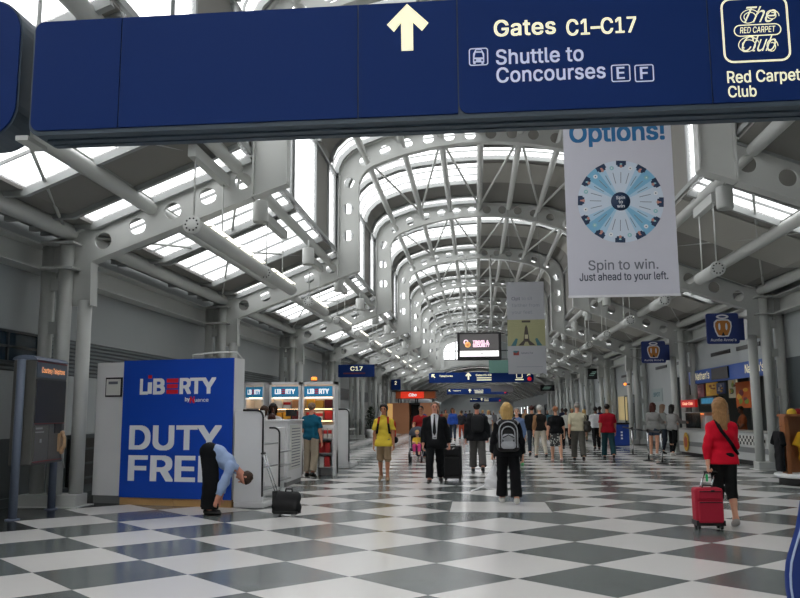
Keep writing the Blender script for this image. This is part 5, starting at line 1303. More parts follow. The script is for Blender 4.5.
m = MB(); m.path([(x+.02, yf-.06, .98), (x+.06, yf-.08, .85), (x+.1, yf-.08, .74), (x+.15, yf-.06, .72), (x+.17, yf-.03, .82), (x+.17, yf, .95)], .014, 8); m.build('cord', SHELFM, ks)
# ---- plant, orange kiosk
pp_ = ground(364, 437.5); pt = thing('potted_plant', 'tall dark green shrub in a white pot by the left columns', 'plant', (pp_.x+.5, pp_.y-.5, 0))
m = MB(); m.lathe([(0, .01), (.22, .01), (.3, .55), (.27, .55), (.25, .5), (0, .5)], n=18); m.build('pot', WHITE, pt)
m = MB(); m.tube((0, 0, .48), (0, 0, 1.1), .03); m.build('stem', H_BR, pt)
m = MB(); rng = random.Random(3)
for i in range(420):
    z = rng.uniform(.6, 1.95); r_ = .42*math.sin(min(1, (2.0-z)/.9+.1)*1.4)*rng.uniform(.3, 1); a_ = rng.uniform(0, 6.28)
    c = Vector((r_*math.cos(a_), r_*math.sin(a_), z)); dv = Vector((math.cos(a_), math.sin(a_), rng.uniform(.2, 1.4))).normalized(); u_ = dv.cross(Vector((0, 0, 1))).normalized()*.035
    m.add([c-dv*.02, c+u_+dv*.06, c+dv*.16, c-u_+dv*.06], [(0, 1, 2, 3)])
m.build('foliage', mat('dark_leaves', (40, 60, 36), .6, var=.3), pt)
ORG = mat('orange_panel', (176, 84, 30), .5, var=.15); TANP = mat('tan_kiosk_panel', (186, 128, 90), .6); LRED = mat('lit_red_sign', (206, 46, 22), .4, var=.25, scale=2, emit=.8)
KY = 62.
ok = thing('shop_kiosk', 'tan and orange shop stand under a lit red sign, left of centre', 'kiosk', (0, 0, 0))
xa, xb, xc, xd = at(387.5, 420, KY).x, at(409, 420, KY).x, at(420, 420, KY).x, at(438, 420, KY).x; zt = at(400, 403, KY).z; zc = at(400, 398.6, KY).z; z1 = at(393, 391.8, KY).z
m = MB(); m.box(((xa+xb)/2, KY+1.2, zt/2), (xb-xa, 2.4, zt)); m.box((xa+.2, KY-.02, zt/2), (.4, .04, zt-.1), m=1); m.build('body', [TANP, mat('lit_side_paint', (230, 180, 110), .5, emit=.4)], ok)  # pale emissive strip paints in the light on the stand's left side
m = MB(); m.box(((xb+xc)/2, KY+2.3, zt/2), (xc-xb+.05, .06, zt)); m.box(((xb+xc)/2, KY+1.2, zt-.05), (xc-xb, 2.4, .1)); m.build('opening', BLACK, ok)
m = MB(); m.box(((xc+xd)/2, KY+1.2, zt/2), (xd-xc, 2.4, zt)); m.build('side_body', TANP, ok)
xe, xf = at(396, 395, KY).x, at(435, 395, KY).x
m = MB(); m.box(((xe+xf)/2, KY+1.0, (zc+z1)/2), (xf-xe, 2.6, z1-zc)); m.build('canopy', ORG, ok)
m = MB()
for x in (xe+.2, (xe+xf)/2, xf-.2):
    for y in (KY+.1, KY+2.1): m.tube((x, y, zt-.1), (x, y, zc+.05), .05, n=8)
m.build('canopy_post', WALLD, ok)
m = MB(); m.box((at(412.5, 395, KY).x, KY-.33, (zc+z1)/2), (at(424, 395, KY).x-at(401, 395, KY).x, .06, (z1-zc)*.95)); m.build('lit_sign', LRED, ok)
m = MB(); text_at(m, 'Cibo', (at(409, 395, KY).x, KY-.37, zc+(z1-zc)*.3), (1, 0, 0), (0, 0, 1), .62, (z1-zc)*.42, 0, .02, .2); m.build('lettering', LITW, ok)
m = MB(); m.box(((xe+xf)/2, KY+1, z1+.05), (xf-xe+.5, 3.0, .1)); m.build('roof', BLACK, ok)
# ---- litter bins
for px0, px1, py, col_, lab in ((616.8, 632.3, 446, (24, 62, 150), 'blue recycling bin with white print beside the right-hand columns'), (611.5, 616.5, 445, (150, 26, 36), 'red litter bin just left of the blue one')):
    a = ground(px0, py); b = ground(px1, py); w_ = max(.24, b.x-a.x); t = thing('litter_bin', lab, 'litter bin', ((a.x+b.x)/2-.1, a.y, 0))
    m = MB(); m.box((0, w_/2, .5), (w_, w_ if w_ > .3 else .5, .98)); m.build('body', mat('bin_%d' % col_[0], col_, .4), t, bevel=.02)
    m = MB(); m.box((0, w_/2, 1.03), (w_+.04, (w_ if w_ > .3 else .5)+.04, .08)); m.build('lid', BLACK, t)
    if w_ > .3: m = MB(); [m.box((.0, -.006, .35+.14*q), (.09, .012, .08)) for q in range(3)]; m.build('print', LETW, t)
# ---- queue posts
QS = []
for (px, py), lab in zip(((633, 455), (649, 461), (662.5, 464)), ('leftmost queue barrier post, left of the girl in shorts', 'queue barrier post in front of the girl in shorts', 'nearest queue barrier post, right of the girl in shorts')):
    g_ = ground(px, py); t = thing('queue_post', lab, 'queue post', (g_.x, g_.y, 0), 0, 'queue barrier posts'); QS.append(g_)
    m = MB(); m.lathe([(0, 0), (.19, 0), (.19, .02), (.03, .045)], n=24); m.build('base', BLACK, t); m = MB(); m.tube((0, 0, .03), (0, 0, .96), .032, n=14); m.build('pole', CHROME, t); m = MB(); m.tube((0, 0, .94), (0, 0, 1.02), .042, n=14); m.build('head', BLACK, t)
for i in (0, 1): m = MB(); m.bar((QS[i].x, QS[i].y, .96), (QS[i+1].x, QS[i+1].y, .96), .006, .05); tag(m.build('barrier_belt', BLACK), 'black barrier belt stretched between the %s two queue posts' % ('left' if i == 0 else 'right'), 'barrier belt')
m = MB(); m.bar((QS[0].x, QS[0].y, .96), (QS[0].x+.3, QS[0].y+3.6, .96), .006, .05); tag(m.build('barrier_belt', BLACK), 'black barrier belt running back from the leftmost queue post', 'barrier belt')
# ---- food shop on the right
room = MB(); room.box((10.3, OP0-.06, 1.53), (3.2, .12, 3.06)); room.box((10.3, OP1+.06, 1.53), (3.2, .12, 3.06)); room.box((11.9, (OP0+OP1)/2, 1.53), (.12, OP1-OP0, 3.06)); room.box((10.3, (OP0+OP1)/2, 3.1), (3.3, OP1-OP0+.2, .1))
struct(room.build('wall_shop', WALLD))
FBL = mat('food_fascia_blue', (36, 78, 156), .45); YEL = mat('menu_yellow', (216, 166, 60), .5, emit=.08); DBL = mat('menu_blue', (52, 70, 112), .5, emit=.08); ORB = mat('menu_orange', (186, 88, 26), .5, emit=.08); MAR = mat('menu_maroon', (104, 30, 44), .5, emit=.1); GRN = mat('menu_green', (110, 130, 50), .5, emit=.2)
def board(name, label, cat, p0, p1, X, m_, th=.06, letters=None, lm=None, extra=None):
    a, b = atx(*p0, X), atx(*p1, X); ya, yb = max(a.y, b.y), min(a.y, b.y); z0, z1 = min(a.z, b.z), max(a.z, b.z)
    t = thing(name, label, cat, (X, ya, z0), -PI/2)           # local x runs towards the viewer, local -y faces the hall... outward
    w_, h_ = ya-yb, z1-z0
    m = MB(); m.box((w_/2, th/2, h_/2), (w_, th, h_)); m.build('board', m_, t)
    if letters:
        m = MB()
        for tx, fx, fz, fw, fh in letters: text_at(m, tx, (w_*fx, -.006, h_*fz), (1, 0, 0), (0, 0, 1), w_*fw, h_*fh, 0, .03, .15 if tx[0] in 'CN' else 0)
        m.build('lettering', lm, t)
    if extra: extra(t, w_, h_)
    return t
fs = thing('shop_fascia', 'blue fascia over the food counter on the right', 'fascia', (XR-.13, 33.2, 2.64), -PI/2)
m = MB(); m.box((4.4, .06, .25), (8.8, .1, .5)); m.build('board', FBL, fs)
m = MB(); text_at(m, "Nathan's", (1.1, -.008, .14), (1, 0, 0), (0, 0, 1), 1.9, .26, 0, .015, .1); m.build('lettering', mat('fascia_cream', (226, 216, 180), .5, emit=.3), fs); m = MB(); text_at(m, "Nathan's", (6.9, -.008, .14), (1, 0, 0), (0, 0, 1), 1.7, .26, 0, .015, .1); m.build('lettering', mat('fascia_cream', (226, 216, 180), .5, emit=.3), fs)
m = MB(); m.box((4.3, -.02, .26), (1.9, .04, .4)); m.build('dark_panel', BLACK, fs)
def blobs(cols, n=7, seed=1):
    def f(t, w_, h_):
        r_ = random.Random(seed); m = MB()
        for i in range(n): m.ball((w_*r_.uniform(.2, .8), -.004, h_*r_.uniform(.2, .8)), (w_*r_.uniform(.08, .2), .004, h_*r_.uniform(.06, .14)), 10, i % len(cols))
        m.build('menu_picture', cols, t)
    return f
board('menu_board', 'yellow menu board behind the food counter, right of the maroon one', 'menu board', (706.5, 396), (716, 382), 9.6, YEL, extra=blobs([mat('print_bun', (150, 80, 40), .5), mat('print_mustard', (226, 190, 90), .5)], 8, 2))
board('menu_board', 'dark blue menu board between the yellow board and the tall coloured one', 'menu board', (716.8, 394), (724, 382.5), 9.6, DBL, extra=blobs([PAPER, YEL], 6, 3))
board('menu_board', 'tall narrow menu board with coloured top and large black figures', 'menu board', (729, 398), (735.5, 377), 9.6, mat('menu_pale', (176, 172, 150), .5, emit=.15), letters=[('D', .2, .2, .5, .25)], lm=BLACK, extra=blobs([GRN, YEL, MAR], 5, 5))
board('menu_board', 'bright orange menu board with a green picture, left of the white columns', 'menu board', (736.8, 408), (749.5, 381), 9.4, ORB, extra=blobs([GRN, YEL, MAR], 7, 4))
board('menu_board', 'maroon menu board at the left end of the food counter', 'menu board', (692.6, 399), (703.5, 384), 8.9, MAR, extra=blobs([mat('print_rose', (150, 80, 84), .5)], 5, 6))
CS = mat('lit_cola_red', (176, 22, 18), .4, emit=.35)
board('drinks_sign', 'small lit red drinks sign above the food counter', 'sign', (681, 407.5), (694.5, 399.5), 7.72, CS, .1, [('Coca-Cola', .14, .34, .72, .36)], mat('warm_lit_letters', (255, 196, 160), .4, var=0, emit=.8))
def inset(t, w_, h_):
    m = MB(); m.box((w_*.5, -.008, h_*.5), (w_*.72, .012, h_*.62)); m.build('picture', mat('screen_sky', (52, 128, 164), .3, var=.4, scale=3, emit=.4), t)
board('menu_screen', 'lit blue screen in a black frame right of the red drinks sign', 'screen', (699.5, 405.5), (716, 395.8), 8.45, BLACK, .25, extra=inset)
# counter
FA = math.atan2(-7.15, .78)
fc = thing('food_counter', 'white food counter with checker strip and yellow oval badge on the right', 'counter', (7.62, 31.45, 0), FA)
CL_ = 7.2
m = MB(); m.box((CL_/2, .4, .52), (CL_, .8, .82)); m.build('body', mat('counter_front', (196, 198, 196), .4), fc); m = MB(); m.box((CL_/2, .42, .05), (CL_-.1, .76, .1)); m.build('kick_board', BLACK, fc)
m = MB(); m.box((CL_/2, .4, .95), (CL_+.05, .9, .05)); m.build('top', mat('counter_top', (150, 152, 150), .3), fc)
m = MB(); m.box((CL_/2, -.012, .42), (CL_, .02, .16)); m.build('grey_band', mat('counter_band', (128, 130, 130), .4), fc)
m = MB(); 
for i in range(24):
    for j in range(3): m.box((4.2+.12*i, -.03, .62+.09*j), (.12, .02, .09), m=(i+j) % 2)
m.build('checker_strip', [BLACK, PAPER], fc)
bx = 31.45-atx(688.5, 440, 7.75).y
m = MB(); m.prism([(bx+.24*math.cos(a_), .48+.34*math.sin(a_)) for a_ in [i*math.pi/12 for i in range(24)]], (0, -.04, 0), (1, 0, 0), (0, 0, 1), .02, 0); m.prism([(bx+.15*math.cos(a_), .48+.2*math.sin(a_)) for a_ in [i*math.pi/12 for i in range(24)]], (0, -.05, 0), (1, 0, 0), (0, 0, 1), .02, 1); m.build('badge', [mat('badge_yellow', (206, 160, 44), .5), mat('badge_red', (170, 70, 40), .5)], fc)
gc = thing('glass_food_case', 'glass fronted food case on the counter below the red drinks sign', 'display case', (7.80, 31.2, .975), FA)
m = MB(); m.box((.7, .05, .28), (1.4, .02, .56)); m.build('front_glass', WALLG, gc); m = MB(); m.box((.7, .4, .3), (1.4, .3, .025)); m.box((.7, .56, .28), (1.4, .03, .56)); m.box((.7, .3, .57), (1.44, .54, .03)); m.build('shelf', SHELFM, gc)
m = MB(); m.box((.7, .2, .52), (1.2, .05, .02)); m.build('heat_lamp', mat('heat_lamp', (255, 140, 70), .4, var=0, emit=3.), gc)
wb = board('counter_box', 'white box standing on the food counter', 'box', (700.5, 428.5), (705.5, 416), 8.15, WHITE, .3)
wb.location.z = .975
m = MB()
for i in range(30):
    for j in range(2): m.box((11.8, 25.+.16*i, 1.7+.16*j), (.04, .16, .16), m=(i+j) % 2)
m.box((11.79, 27.4, 1.2), (.04, 4.8, .7), m=2)
trim(m, [BLACK, PAPER, mat('wall_peach', (206, 150, 100), .6, emit=.12)])
m = MB()
for y_ in (26.5, 30, 33.5): m.box((10.3, y_, 3.03), (1.2, 1.2, .03))
o = m.build('trim_95', mat('shop_ceiling_light', (255, 244, 226), .4, var=0, emit=2.2)); struct(o)
board('wall_poster', 'pale poster with teal print on the right wall behind the queue', 'poster', (652, 402), (662, 388), XR-.02, mat('poster_pale', (140, 152, 152), .5), .03, [('SPOT', .2, .4, .6, .3)], TEA)
board('wall_poster', 'tall lit cream poster on the right wall left of the queue', 'poster', (619, 420), (626.5, 396), XR-.02, mat('poster_cream', (206, 184, 130), .5, emit=.2), .03)
# ---- souvenir stand at the right edge
a = ground(797, 478); sx_, sy_ = 7.2, 18.6
so = thing('souvenir_stand', 'wooden souvenir stand with a white base ledge at the right edge', 'display stand', (sx_, sy_, 0))
m = MB(); m.lathe([(0, .16), (.66, .16), (.68, .2), (.66, .24), (0, .24)], n=36); m.build('ledge', WHITE, so); m = MB(); m.lathe([(0, 0), (.58, 0), (.58, .16), (0, .16)], n=30); m.build('kick_board', BLACK, so)
WOODM = mat('orange_wood', (150, 88, 42), .5, var=.15, scale=4, stretch=(4, 4, .6))
for x in (-.42, .52): m = MB(); m.box((x, 0, .87), (.09, .3, 1.26)); m.build('side_panel', WOODM, so)
m = MB(); m.box((.05, .2, .87), (.86, .04, 1.24)); m.build('back_panel', WOODM, so); m = MB(); m.box((.05, 0, 1.5), (1.04, .52, .05)); m.build('top_board', WOODM, so)
sd = Sdf(.03); [sd.cap((-.11, 0, z_), (.11, 0, z_), .12, None, (EY, .6)) for z_ in (.95, .87, .79, .71, .63, .55, .47, .40)]; sd.cap((-.19, 0, .98), (-.3, -.02, .74), .06, .075, end=True); sd.cap((.19, 0, .98), (.3, -.02, .74), .06, .075, end=True); sd.cut((0, 0, .40), -EZ); sd.cut((0, 0, 1.04), EZ); sd.noise = .006
tsh = thing('souvenir_shirt', 'yellow T-shirt hanging inside the wooden souvenir stand', 'shirt', (sx_+.05, sy_-.10, .1)); sd.build('body', cl('shirt_yellow', (214, 158, 36)), tsh, .012)
m = MB(); m.ball((0, -.12, .8), (.07, .02, .05)); m.box((.06, -.1, .63), (.12, .02, .05)); m.build('print', mat('shirt_print', (150, 110, 60), .6), tsh)
m = MB(); m.tube((-.12, 0, 1.04), (.12, 0, 1.04), .012); m.path([(0, 0, 1.04), (0, 0, 1.34), (0, .26, 1.36)], .008); m.build('hanger', CHROME, tsh)
# hats
def cap_hat(label, p, col_, rz):
    t = thing('baseball_cap', label, 'cap', p, rz, 'caps on the souvenir stand'); m = MB(); m.lathe([(.1, 0), (.102, .03), (.09, .08), (.05, .115), (0, .125)], n=18); m.build('crown', col_, t)
    m = MB(); m.prism([(.09*math.cos(a_), -.05-.11*math.sin(a_)) for a_ in [i*math.pi/8 for i in range(9)]], (0, 0, .0), (1, 0, 0), (0, 1, 0), .012); m.build('peak', col_, t)
CY_ = cl('cap_yellow', (196, 160, 54)); CR_ = cl('cap_red', (130, 36, 38))
for i, (dx, c_, nm) in enumerate(((-.26, CY_, 'yellow cap at the left end of the souvenir stand top'), (.02, CR_, 'dark red cap in the middle of the souvenir stand top'), (.3, CY_, 'yellow cap at the right end of the souvenir stand top'))): cap_hat(nm, (sx_+dx, sy_-.05, 1.526), c_, .2*i)
cap_hat('red cap perched on the pile behind the other caps', (sx_-.05, sy_+.13, 1.526), CR_, .5)
# black shirt hung on the stand's left side
mn = thing('souvenir_shirt', 'black shirt hanging on the left side of the souvenir stand', 'shirt', (sx_-.55, sy_+.02, .12))
sd = Sdf(.03); [sd.cap((0, -.11, z_), (0, .11, z_), .11, None, (EX, .5)) for z_ in (.95, .87, .79, .71, .63, .55, .47, .39, .31, .23)]; sd.cap((0, -.19, .98), (-.02, -.3, .74), .055, .07, end=True); sd.cap((0, .19, .98), (-.02, .3, .74), .055, .07, end=True); sd.cut((0, 0, .16), -EZ); sd.cut((0, 0, 1.03), EZ); sd.noise = .006
sd.build('body', BLK, mn, .012); m = MB(); m.tube((0, -.12, 1.02), (0, .12, 1.02), .012); m.path([(0, 0, 1.02), (0, 0, 1.12), (.12, 0, 1.16)], .008); m.build('hanger', CHROME, mn)
# ---- blue quilted bag edge close to the viewer (right edge)
bb = thing('blue_upholstered_seat', 'blue padded seat edge with pale piping close by at the bottom right corner', 'seat', (0, 0, 0))
BY_ = 4.2
pts = [at(px+6, py, BY_) for px, py in ((801, 487), (795.5, 502), (793.5, 516), (791, 530), (786.5, 545), (784, 553), (781.5, 563), (780.5, 575), (781, 588), (783, 600), (786, 640), (788, 720))]
bot = [Vector((p.x, BY_, p.z)) for p in pts]; bl = bot[-1].copy(); bl.z = .0
top_ = bot[0].z
BLU = mat('royal_blue_vinyl', (22, 50, 122), .5, var=.1, bump=.1)
prof_ = [(bl.x, .02)]+[(p.x, p.z) for p in bot[::-1]]+[(bot[0].x+.05, top_+.05), (bot[0].x+.13, top_+.085), (bot[0].x+.24, top_+.10), (bl.x+.62, top_+.10), (bl.x+.70, top_+.07), (bl.x+.73, top_), (bl.x+.73, .02)]
cxs, n_ = bl.x+.42, len(prof_)
m = MB(); vs = []
for y_, sh_, sc_ in ((0, 0, .965), (.025, .0, 1.0), (.30, .17, .98), (.36, .22, .93)):      # padded block, its back set over to the right
    vs += [Vector((cxs+(x-cxs)*sc_+sh_, BY_+y_, max(.02, z-(1-sc_)*.5))) for x, z in prof_]
m.add(vs, [(k*n_+q, k*n_+(q+1) % n_, (k+1)*n_+(q+1) % n_, (k+1)*n_+q) for k in range(3) for q in range(n_)], 0, True)
m.add(vs[:n_], [tuple(range(n_))]); m.add(vs[-n_:], [tuple(range(n_))[::-1]]); m.build('padding', BLU, bb)
m = MB(); m.path([(p.x+.018, BY_-.004, p.z+.004) for p in bot]+[(bl.x+.02, BY_-.004, .04)], .006, 8); m.build('piping', mat('pale_piping', (170, 186, 214), .5), bb)
# ---- luggage
TYRE = mat('rubber', (24, 24, 25), .7)
def suitcase(label, cat, p, yaw, w, d, h, m_, grip=None, trimc=None, hand=None, pockets=True, soft=False):
    t = thing('suitcase', label, cat, (p[0], p[1], 0), yaw); gz = .06
    m = MB(); m.box((0, 0, gz+h/2), (w, d, h)); m.build('shell', m_, t, bevel=.035)
    if pockets:
        m = MB(); m.box((0, -d/2-.02, gz+h*.36), (w*.86, .05, h*.58)); m.build('lower_pocket', m_, t, bevel=.02)
        m = MB(); m.box((0, -d/2-.015, gz+h*.82), (w*.84, .04, h*.24)); m.build('upper_pocket', m_, t, bevel=.02)
        m = MB(); m.box((0, -d/2-.048, gz+h*.62), (w*.8, .006, .012)); m.box((0, -d/2-.038, gz+h*.91), (w*.76, .006, .012)); m.box((.03, -d/2-.05, gz+h*.93), (.05, .01, .025)); m.build('zips', trimc or BLACK, t)
    m = MB(); m.box((0, 0, gz+.03), (w+.01, d+.02, .07)); m.build('base_trim', BLACK, t)
    for x in (-w*.4, w*.4):
        for y in (-d*.36, d*.36): m = MB(); m.tube((x-.015, y, .032), (x+.015, y, .032), .032, n=12); m.build('wheel', TYRE, t)
    if grip is not None:
        c, s_ = math.cos(-yaw), math.sin(-yaw); q = Vector((grip[0]-p[0], grip[1]-p[1])); g_ = Vector((q.x*c-q.y*s_, q.x*s_+q.y*c, grip[2]))
        hw = min(.075, w*.22); b0 = Vector((0, d*.38, gz+h))
        for sg in (-1, 1): m = MB(); m.tube(b0+Vector((sg*hw, 0, -.03)), g_+Vector((sg*hw, 0, 0)), .011, n=8); m.build('handle_tube', CHROME, t)
        m = MB(); m.tube(g_+Vector((-hw-.02, 0, 0)), g_+Vector((hw+.02, 0, 0)), .016, n=10); m.build('handle_grip', BLACK, t)
    m = MB(); m.path([(-.07, -.02, gz+h-.01), (-.06, -.02, gz+h+.03), (.06, -.02, gz+h+.03), (.07, -.02, gz+h-.01)], .011, 8); m.build('carry_handle', BLACK, t)
    return t
REDC = mat('red_nylon', (172, 16, 48), .7, var=.1, scale=60, bump=.1); BLKC = mat('black_nylon', (17, 17, 19), .75, var=.15, scale=60, bump=.1)
g_ = ground(708, 529.5); rc = suitcase('red wheeled suitcase pulled by the woman in red', 'suitcase', (g_.x+.03, g_.y+.06), .03, .38, .22, .50, REDC, red_grip)
m = MB(); m.box((-.06, .0, .0), (.03, .012, .10)); tg = m.build('luggage_tag', mat('green_tag', (40, 190, 110), .5), rc, loc=(0, 0, 0)); tg['label'] = 'green tag'
c, s_ = math.cos(-.03), math.sin(-.03); q = Vector((red_grip[0]-g_.x-.03, red_grip[1]-g_.y-.06)); tg.location = (q.x*c-q.y*s_, q.x*s_+q.y*c-.02, red_grip[2]-.08)
g_ = ground(450.5, 481); suitcase('tall black wheeled suitcase trailed by the man in the suit', 'suitcase', (g_.x+.06, g_.y+.14), -.1, .42, .26, .76, BLKC, suit_grip)
g_ = ground(287, 516.5); lb = thing('wheeled_bag', 'small black wheeled bag with raised handle beside the bending man', 'bag', (g_.x, g_.y, 0), -.15)
sd = Sdf(.05); sd.cap((-.15, 0, .14), (.15, 0, .14), .085, None, (EY, 1.1)); sd.cap((-.14, 0, .3), (.14, 0, .3), .09, None, (EY, 1.1)); sd.cap((-.15, -.07, .18), (.13, -.07, .18), .08, None, (EY, .7)); sd.noise = .006; sd.build('body', BLKC, lb, .012)
m = MB(); m.box((-.19, 0, .23), (.06, .2, .34)); m.box((0, 0, .07), (.4, .2, .05)); m.build('frame', BLACK, lb, bevel=.01)
m = MB(); m.path([(-.02, -.03, .37), (-.01, -.03, .43), (.09, -.03, .43), (.1, -.03, .37)], .016, 8); m.build('carry_handle', BLACK, lb)
for y in (-.05, .05): m = MB(); m.tube((-.18, y, .36), (-.42, y, .98), .009, n=8); m.build('handle_tube', CHROME, lb)
m = MB(); m.tube((-.42, -.07, .98), (-.42, .07, .98), .015); m.build('handle_grip', BLACK, lb)
for x in (-.15, .14): m = MB(); m.tube((x, -.09, .04), (x, -.06, .04), .04, n=14); m.tube((x, .06, .04), (x, .09, .04), .04, n=14) if x < 0 else None; m.build('wheel', mat('grey_wheel', (150, 150, 150), .5), lb)
# white plastic bag
x, y, z = wom_grip
pb = thing('plastic_bag', 'white plastic carrier bag held by the blonde woman', 'bag', (x, y, 0)); z0 = z-.52
sd = Sdf(.05); sd.cap((-.02, 0, z0+.13), (.02, 0, z0+.13), .14, None, (EY, .7)); sd.cap((0, 0, z0+.2), (.0, 0, z0+.4), .13, .035, (EY, .7)); sd.cap((-.1, 0, z0+.12), (-.13, 0, z0+.06), .06, .04); sd.noise = .012; sd.nf = 34
sd.build('sack', mat('white_polythene', (214, 214, 216), .4, var=.04), pb, .012)
m = MB(); m.path([(0, .02, z0+.4), (.01, .03, z-.02), (0, -.03, z+.01), (-.01, -.02, z0+.4)], .012, 8); m.build('handle', MATS['white_polythene'], pb)
m = MB(); m.path([(-.12, 0, z0+.08), (-.3, -.02, z0-.0), (-.42, -.02, z0-.04)], .012, 6); m.build('trailing_string', MATS['white_polythene'], pb)
# silver backpack
o_, s_ = wom; yb_ = -.185
bpk = thing('backpack', 'silver and black backpack on the blonde woman', 'backpack', (o_.location.x, o_.location.y, 0), o_.rotation_euler.z); kz = s_.chest[2]-.10; ky = float(s_.chest[1])-.235
sd = Sdf(.06); sd.cap((-.09, ky+.03, kz+.2), (.09, ky+.03, kz+.2), .085); sd.cap((-.11, ky+.02, kz-.18), (.11, ky+.02, kz-.18), .095); sd.cap((-.1, ky+.02, kz), (.1, ky+.02, kz), .1); sd.build('pack', BLKC, bpk, .012)
SILV = mat('silver_nylon', (168, 170, 174), .45, var=.15, scale=20)
sd = Sdf(.04); sd.cap((-.07, ky-.05, kz-.16), (.07, ky-.05, kz-.16), .065); sd.cap((-.055, ky-.05, kz-.02), (.055, ky-.05, kz-.02), .06); sd.build('front_pocket', SILV, bpk, .012)
for r_, zz_ in ((.16, .09), (.115, .05)):
    m = MB(); m.path([(-r_, ky-.065, kz-.2)]+[(-r_*math.cos(a_), ky-.075, kz+zz_+r_*1.0*math.sin(a_)) for a_ in [i*math.pi/10 for i in range(11)]]+[(r_, ky-.065, kz-.2)], .012, 6); m.build('piping', SILV, bpk)
m = MB(); m.path([(-.1, ky-.115, kz-.03), (0, ky-.12, kz+.02), (.1, ky-.115, kz-.03)], .01, 6); m.build('pocket_zip', BLACK, bpk)
for sg in (-1, 1): m = MB(); m.path([(sg*.10, ky+.07, kz+.24), (sg*.13, float(s_.chest[1])-.06, s_.neck[2]+.02), (sg*.135, float(s_.chest[1])+.06, s_.neck[2]-.01), (sg*.14, float(s_.chest[1])+.16, s_.chest[2]+.02), (sg*.18, float(s_.chest[1])+.02, s_.waist[2])], .022, 8); m.build('strap', SILV if 0 else BLKC, bpk)
for sg in (-1, 1): m = MB(); m.bar((sg*.12, ky+.02, kz+.27), (sg*.19, ky+.09, kz+.22), .05, .02, 0, (0, -1, 0)); m.build('strap_tab', SILV, bpk)
# black daypack on the man in the bulky jacket
o_, s_ = jack; dk = thing('backpack', 'black daypack on the man in the bulky black jacket', 'backpack', (o_.location.x, o_.location.y, 0), o_.rotation_euler.z); kz = s_.chest[2]-.05; ky = float(s_.chest[1])-.24
sd = Sdf(.06); [sd.cap((-.07, ky+.03, kz+z_), (.07, ky+.03, kz+z_), .085, None, (EY, .75)) for z_ in (.15, .08, .0, -.08, -.15)]; sd.build('pack', mat('charcoal_nylon', (25, 26, 29), .8), dk, .014)
for sg in (-1, 1): m = MB(); m.path([(sg*.1, ky+.07, kz+.18), (sg*.13, float(s_.chest[1])-.04, s_.neck[2]+.03), (sg*.14, float(s_.chest[1])+.1, s_.neck[2]-.01), (sg*.16, float(s_.chest[1])+.17, s_.chest[2])], .02, 8); m.build('strap', BLKC, dk)
# heavy man's shoulder bag
sb_ = thing('shoulder_bag', 'dark shoulder bag hanging at the heavy man\'s right side', 'bag', (old.location.x, old.location.y, 0)); z = float(old_sk.pel[2])
sd = Sdf(.05); sd.cap((.26, -.16, z+.02), (.36, .04, z+.02), .12, None, (EX, .8)); sd.cap((.27, -.14, z+.2), (.35, .02, z+.2), .08); sd.build('body', mat('dark_olive_bag', (48, 46, 42), .7), sb_, .016)
S = old_sk.S[1]; m = MB(); m.path([(.3, -.12, z+.25), (float(S[0])+.0, float(S[1])-.085, float(S[2])+.0), (float(S[0])-.03, float(S[1]), float(S[2])+.095), (float(S[0])+.02, float(S[1])+.09, float(S[2])), (.33, .05, z+.25)], .014, 8); m.build('strap', BLACK, sb_)
# ---- pushchair with child
g_ = ground(417, 462); ps = thing('pushchair', 'grey three wheeled pushchair carrying a small child', 'pushchair', (g_.x+.0, g_.y+.15, 0), PI)
PG = mat('pushchair_fabric', (60, 66, 76), .8); PF = mat('pushchair_frame', (130, 134, 140), .35, .6)
for x in (-.29, .29):
    m = MB(); m.tube((x-.03, -.38, .15), (x+.03, -.38, .15), .15, n=20); m.build('wheel', TYRE, ps); m = MB(); m.path([(x, -.38, .15), (x*.9, .05, .5), (x*.9, -.1, .75), (x*.9, -.62, 1.02)], .014, 8); m.path([(x*.9, .0, .48), (x*.6, .42, .14)], .014, 8); m.build('frame_side', PF, ps)
    m = MB(); m.tube((x*.6-.025, .42, .1), (x*.6+.025, .42, .1), .1, n=18); m.build('front_wheel', TYRE, ps)
gp = [Vector((-(p.x-ps.location.x), -(p.y-ps.location.y), p.z)) for p in dad_grips]
m = MB(); m.path([(-.26, -.62, 1.02), gp[1] if gp[1].x < gp[0].x else gp[0], gp[0] if gp[1].x < gp[0].x else gp[1], (.26, -.62, 1.02)], .016, 8); m.build('push_bar', BLACK, ps)
sd = Sdf(.04); sd.cap((-.18, -.05, .42), (.18, -.05, .42), .05); sd.cap((-.18, .2, .42), (.18, .2, .42), .05); sd.cap((-.18, .07, .41), (.18, .07, .41), .06); sd.cap((-.18, -.12, .5), (-.17, -.28, .92), .05); sd.cap((.18, -.12, .5), (.17, -.28, .92), .05); sd.cap((0, -.14, .5), (0, -.3, .92), .05); sd.cap((-.1, -.14, .5), (-.1, -.3, .92), .05); sd.cap((.1, -.14, .5), (.1, -.3, .92), .05); sd.build('seat', PG, ps, .014)
m = MB(); m.lathe([(.30, 0), (.29, .1), (.24, .2), (.13, .27), (0, .29)], (0, -.28, .86), 18); m.build('canopy', PG, ps)
ch = thing('person', 'small blonde child in yellow top and pink trousers sitting in the pushchair', 'person', (ps.location.x, ps.location.y, 0), PI)
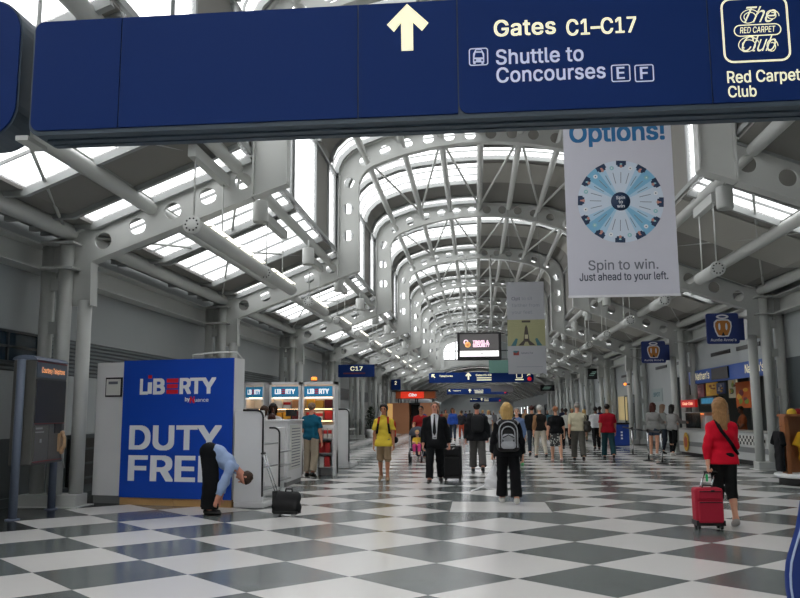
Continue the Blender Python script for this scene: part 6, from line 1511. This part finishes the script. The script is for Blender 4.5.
sd = Sdf(.03); sd.cap((0, -.02, .54), (0, -.08, .74), .095, .075); sd.cap((0, -.08, .78), (0, -.07, .83), .04); sd.cap((0, -.06, .92), (0, -.05, .94), .085); sd.cap((0, .03, .91), (0, .04, .91), .012, m=0)
for sg in (-1, 1):
    sd.cap((sg*.06, .0, .52), (sg*.08, .22, .52), .06, .05); sd.cap((sg*.08, .22, .52), (sg*.08, .28, .30), .045, .035); sd.cap((sg*.08, .28, .28), (sg*.08, .34, .27), .032); sd.cap((sg*.1, -.07, .75), (sg*.14, .02, .62), .036, .03); sd.cap((sg*.14, .02, .62), (sg*.07, .14, .62), .03, .025); sd.cap((sg*.07, .14, .62), (sg*.05, .18, .62), .027); sd.cap((sg*.03, .03, .945), (sg*.031, .03, .945), .013, m=1, k=.003)
sd.build('body', [SK1, EYEM], ch, .012)
sd = Sdf(.03); sd.cap((0, -.02, .54), (0, -.08, .74), .112, .09); [sd.cap((sg*.1, -.07, .75), (sg*.135, .0, .65), .05, .045, end=True) for sg in (-1, 1)]; sd.cut((0, -.08, .79), (0, 0, 1)); sd.build('shirt', cl('child_yellow', (214, 180, 60)), ch, .012)
sd = Sdf(.03); sd.cap((-.05, .0, .52), (.05, .0, .52), .085)
for sg in (-1, 1): sd.cap((sg*.06, .0, .52), (sg*.08, .22, .52), .072, .062); sd.cap((sg*.08, .22, .52), (sg*.08, .275, .34), .056, .05, end=True)
sd.build('trousers', cl('child_pink', (206, 70, 130)), ch, .012)
sd = Sdf(.02); sd.cap((0, -.075, .935), (0, -.06, .95), .092); sd.cut((0, .0, .945), (0, .8, -.6)); sd.build('hair', H_BL, ch, .012)
# red bag behind the boy
x = p_boy.location.x; y = p_boy.location.y
rb = thing('backpack', 'red and black backpack on the boy in yellow', 'backpack', (x, y, 0)); sd = Sdf(.05); [sd.cap((-.05, .22, z_), (.17, .22, z_), .1) for z_ in (1.34, 1.24, 1.14, 1.04, .98)]; sd.build('pack', cl('pack_red', (190, 40, 34)), rb, .014)
sd = Sdf(.04); sd.cap((.2, .16, .98), (.26, .12, .96), .08); sd.build('side_pocket', BLK, rb, .014)
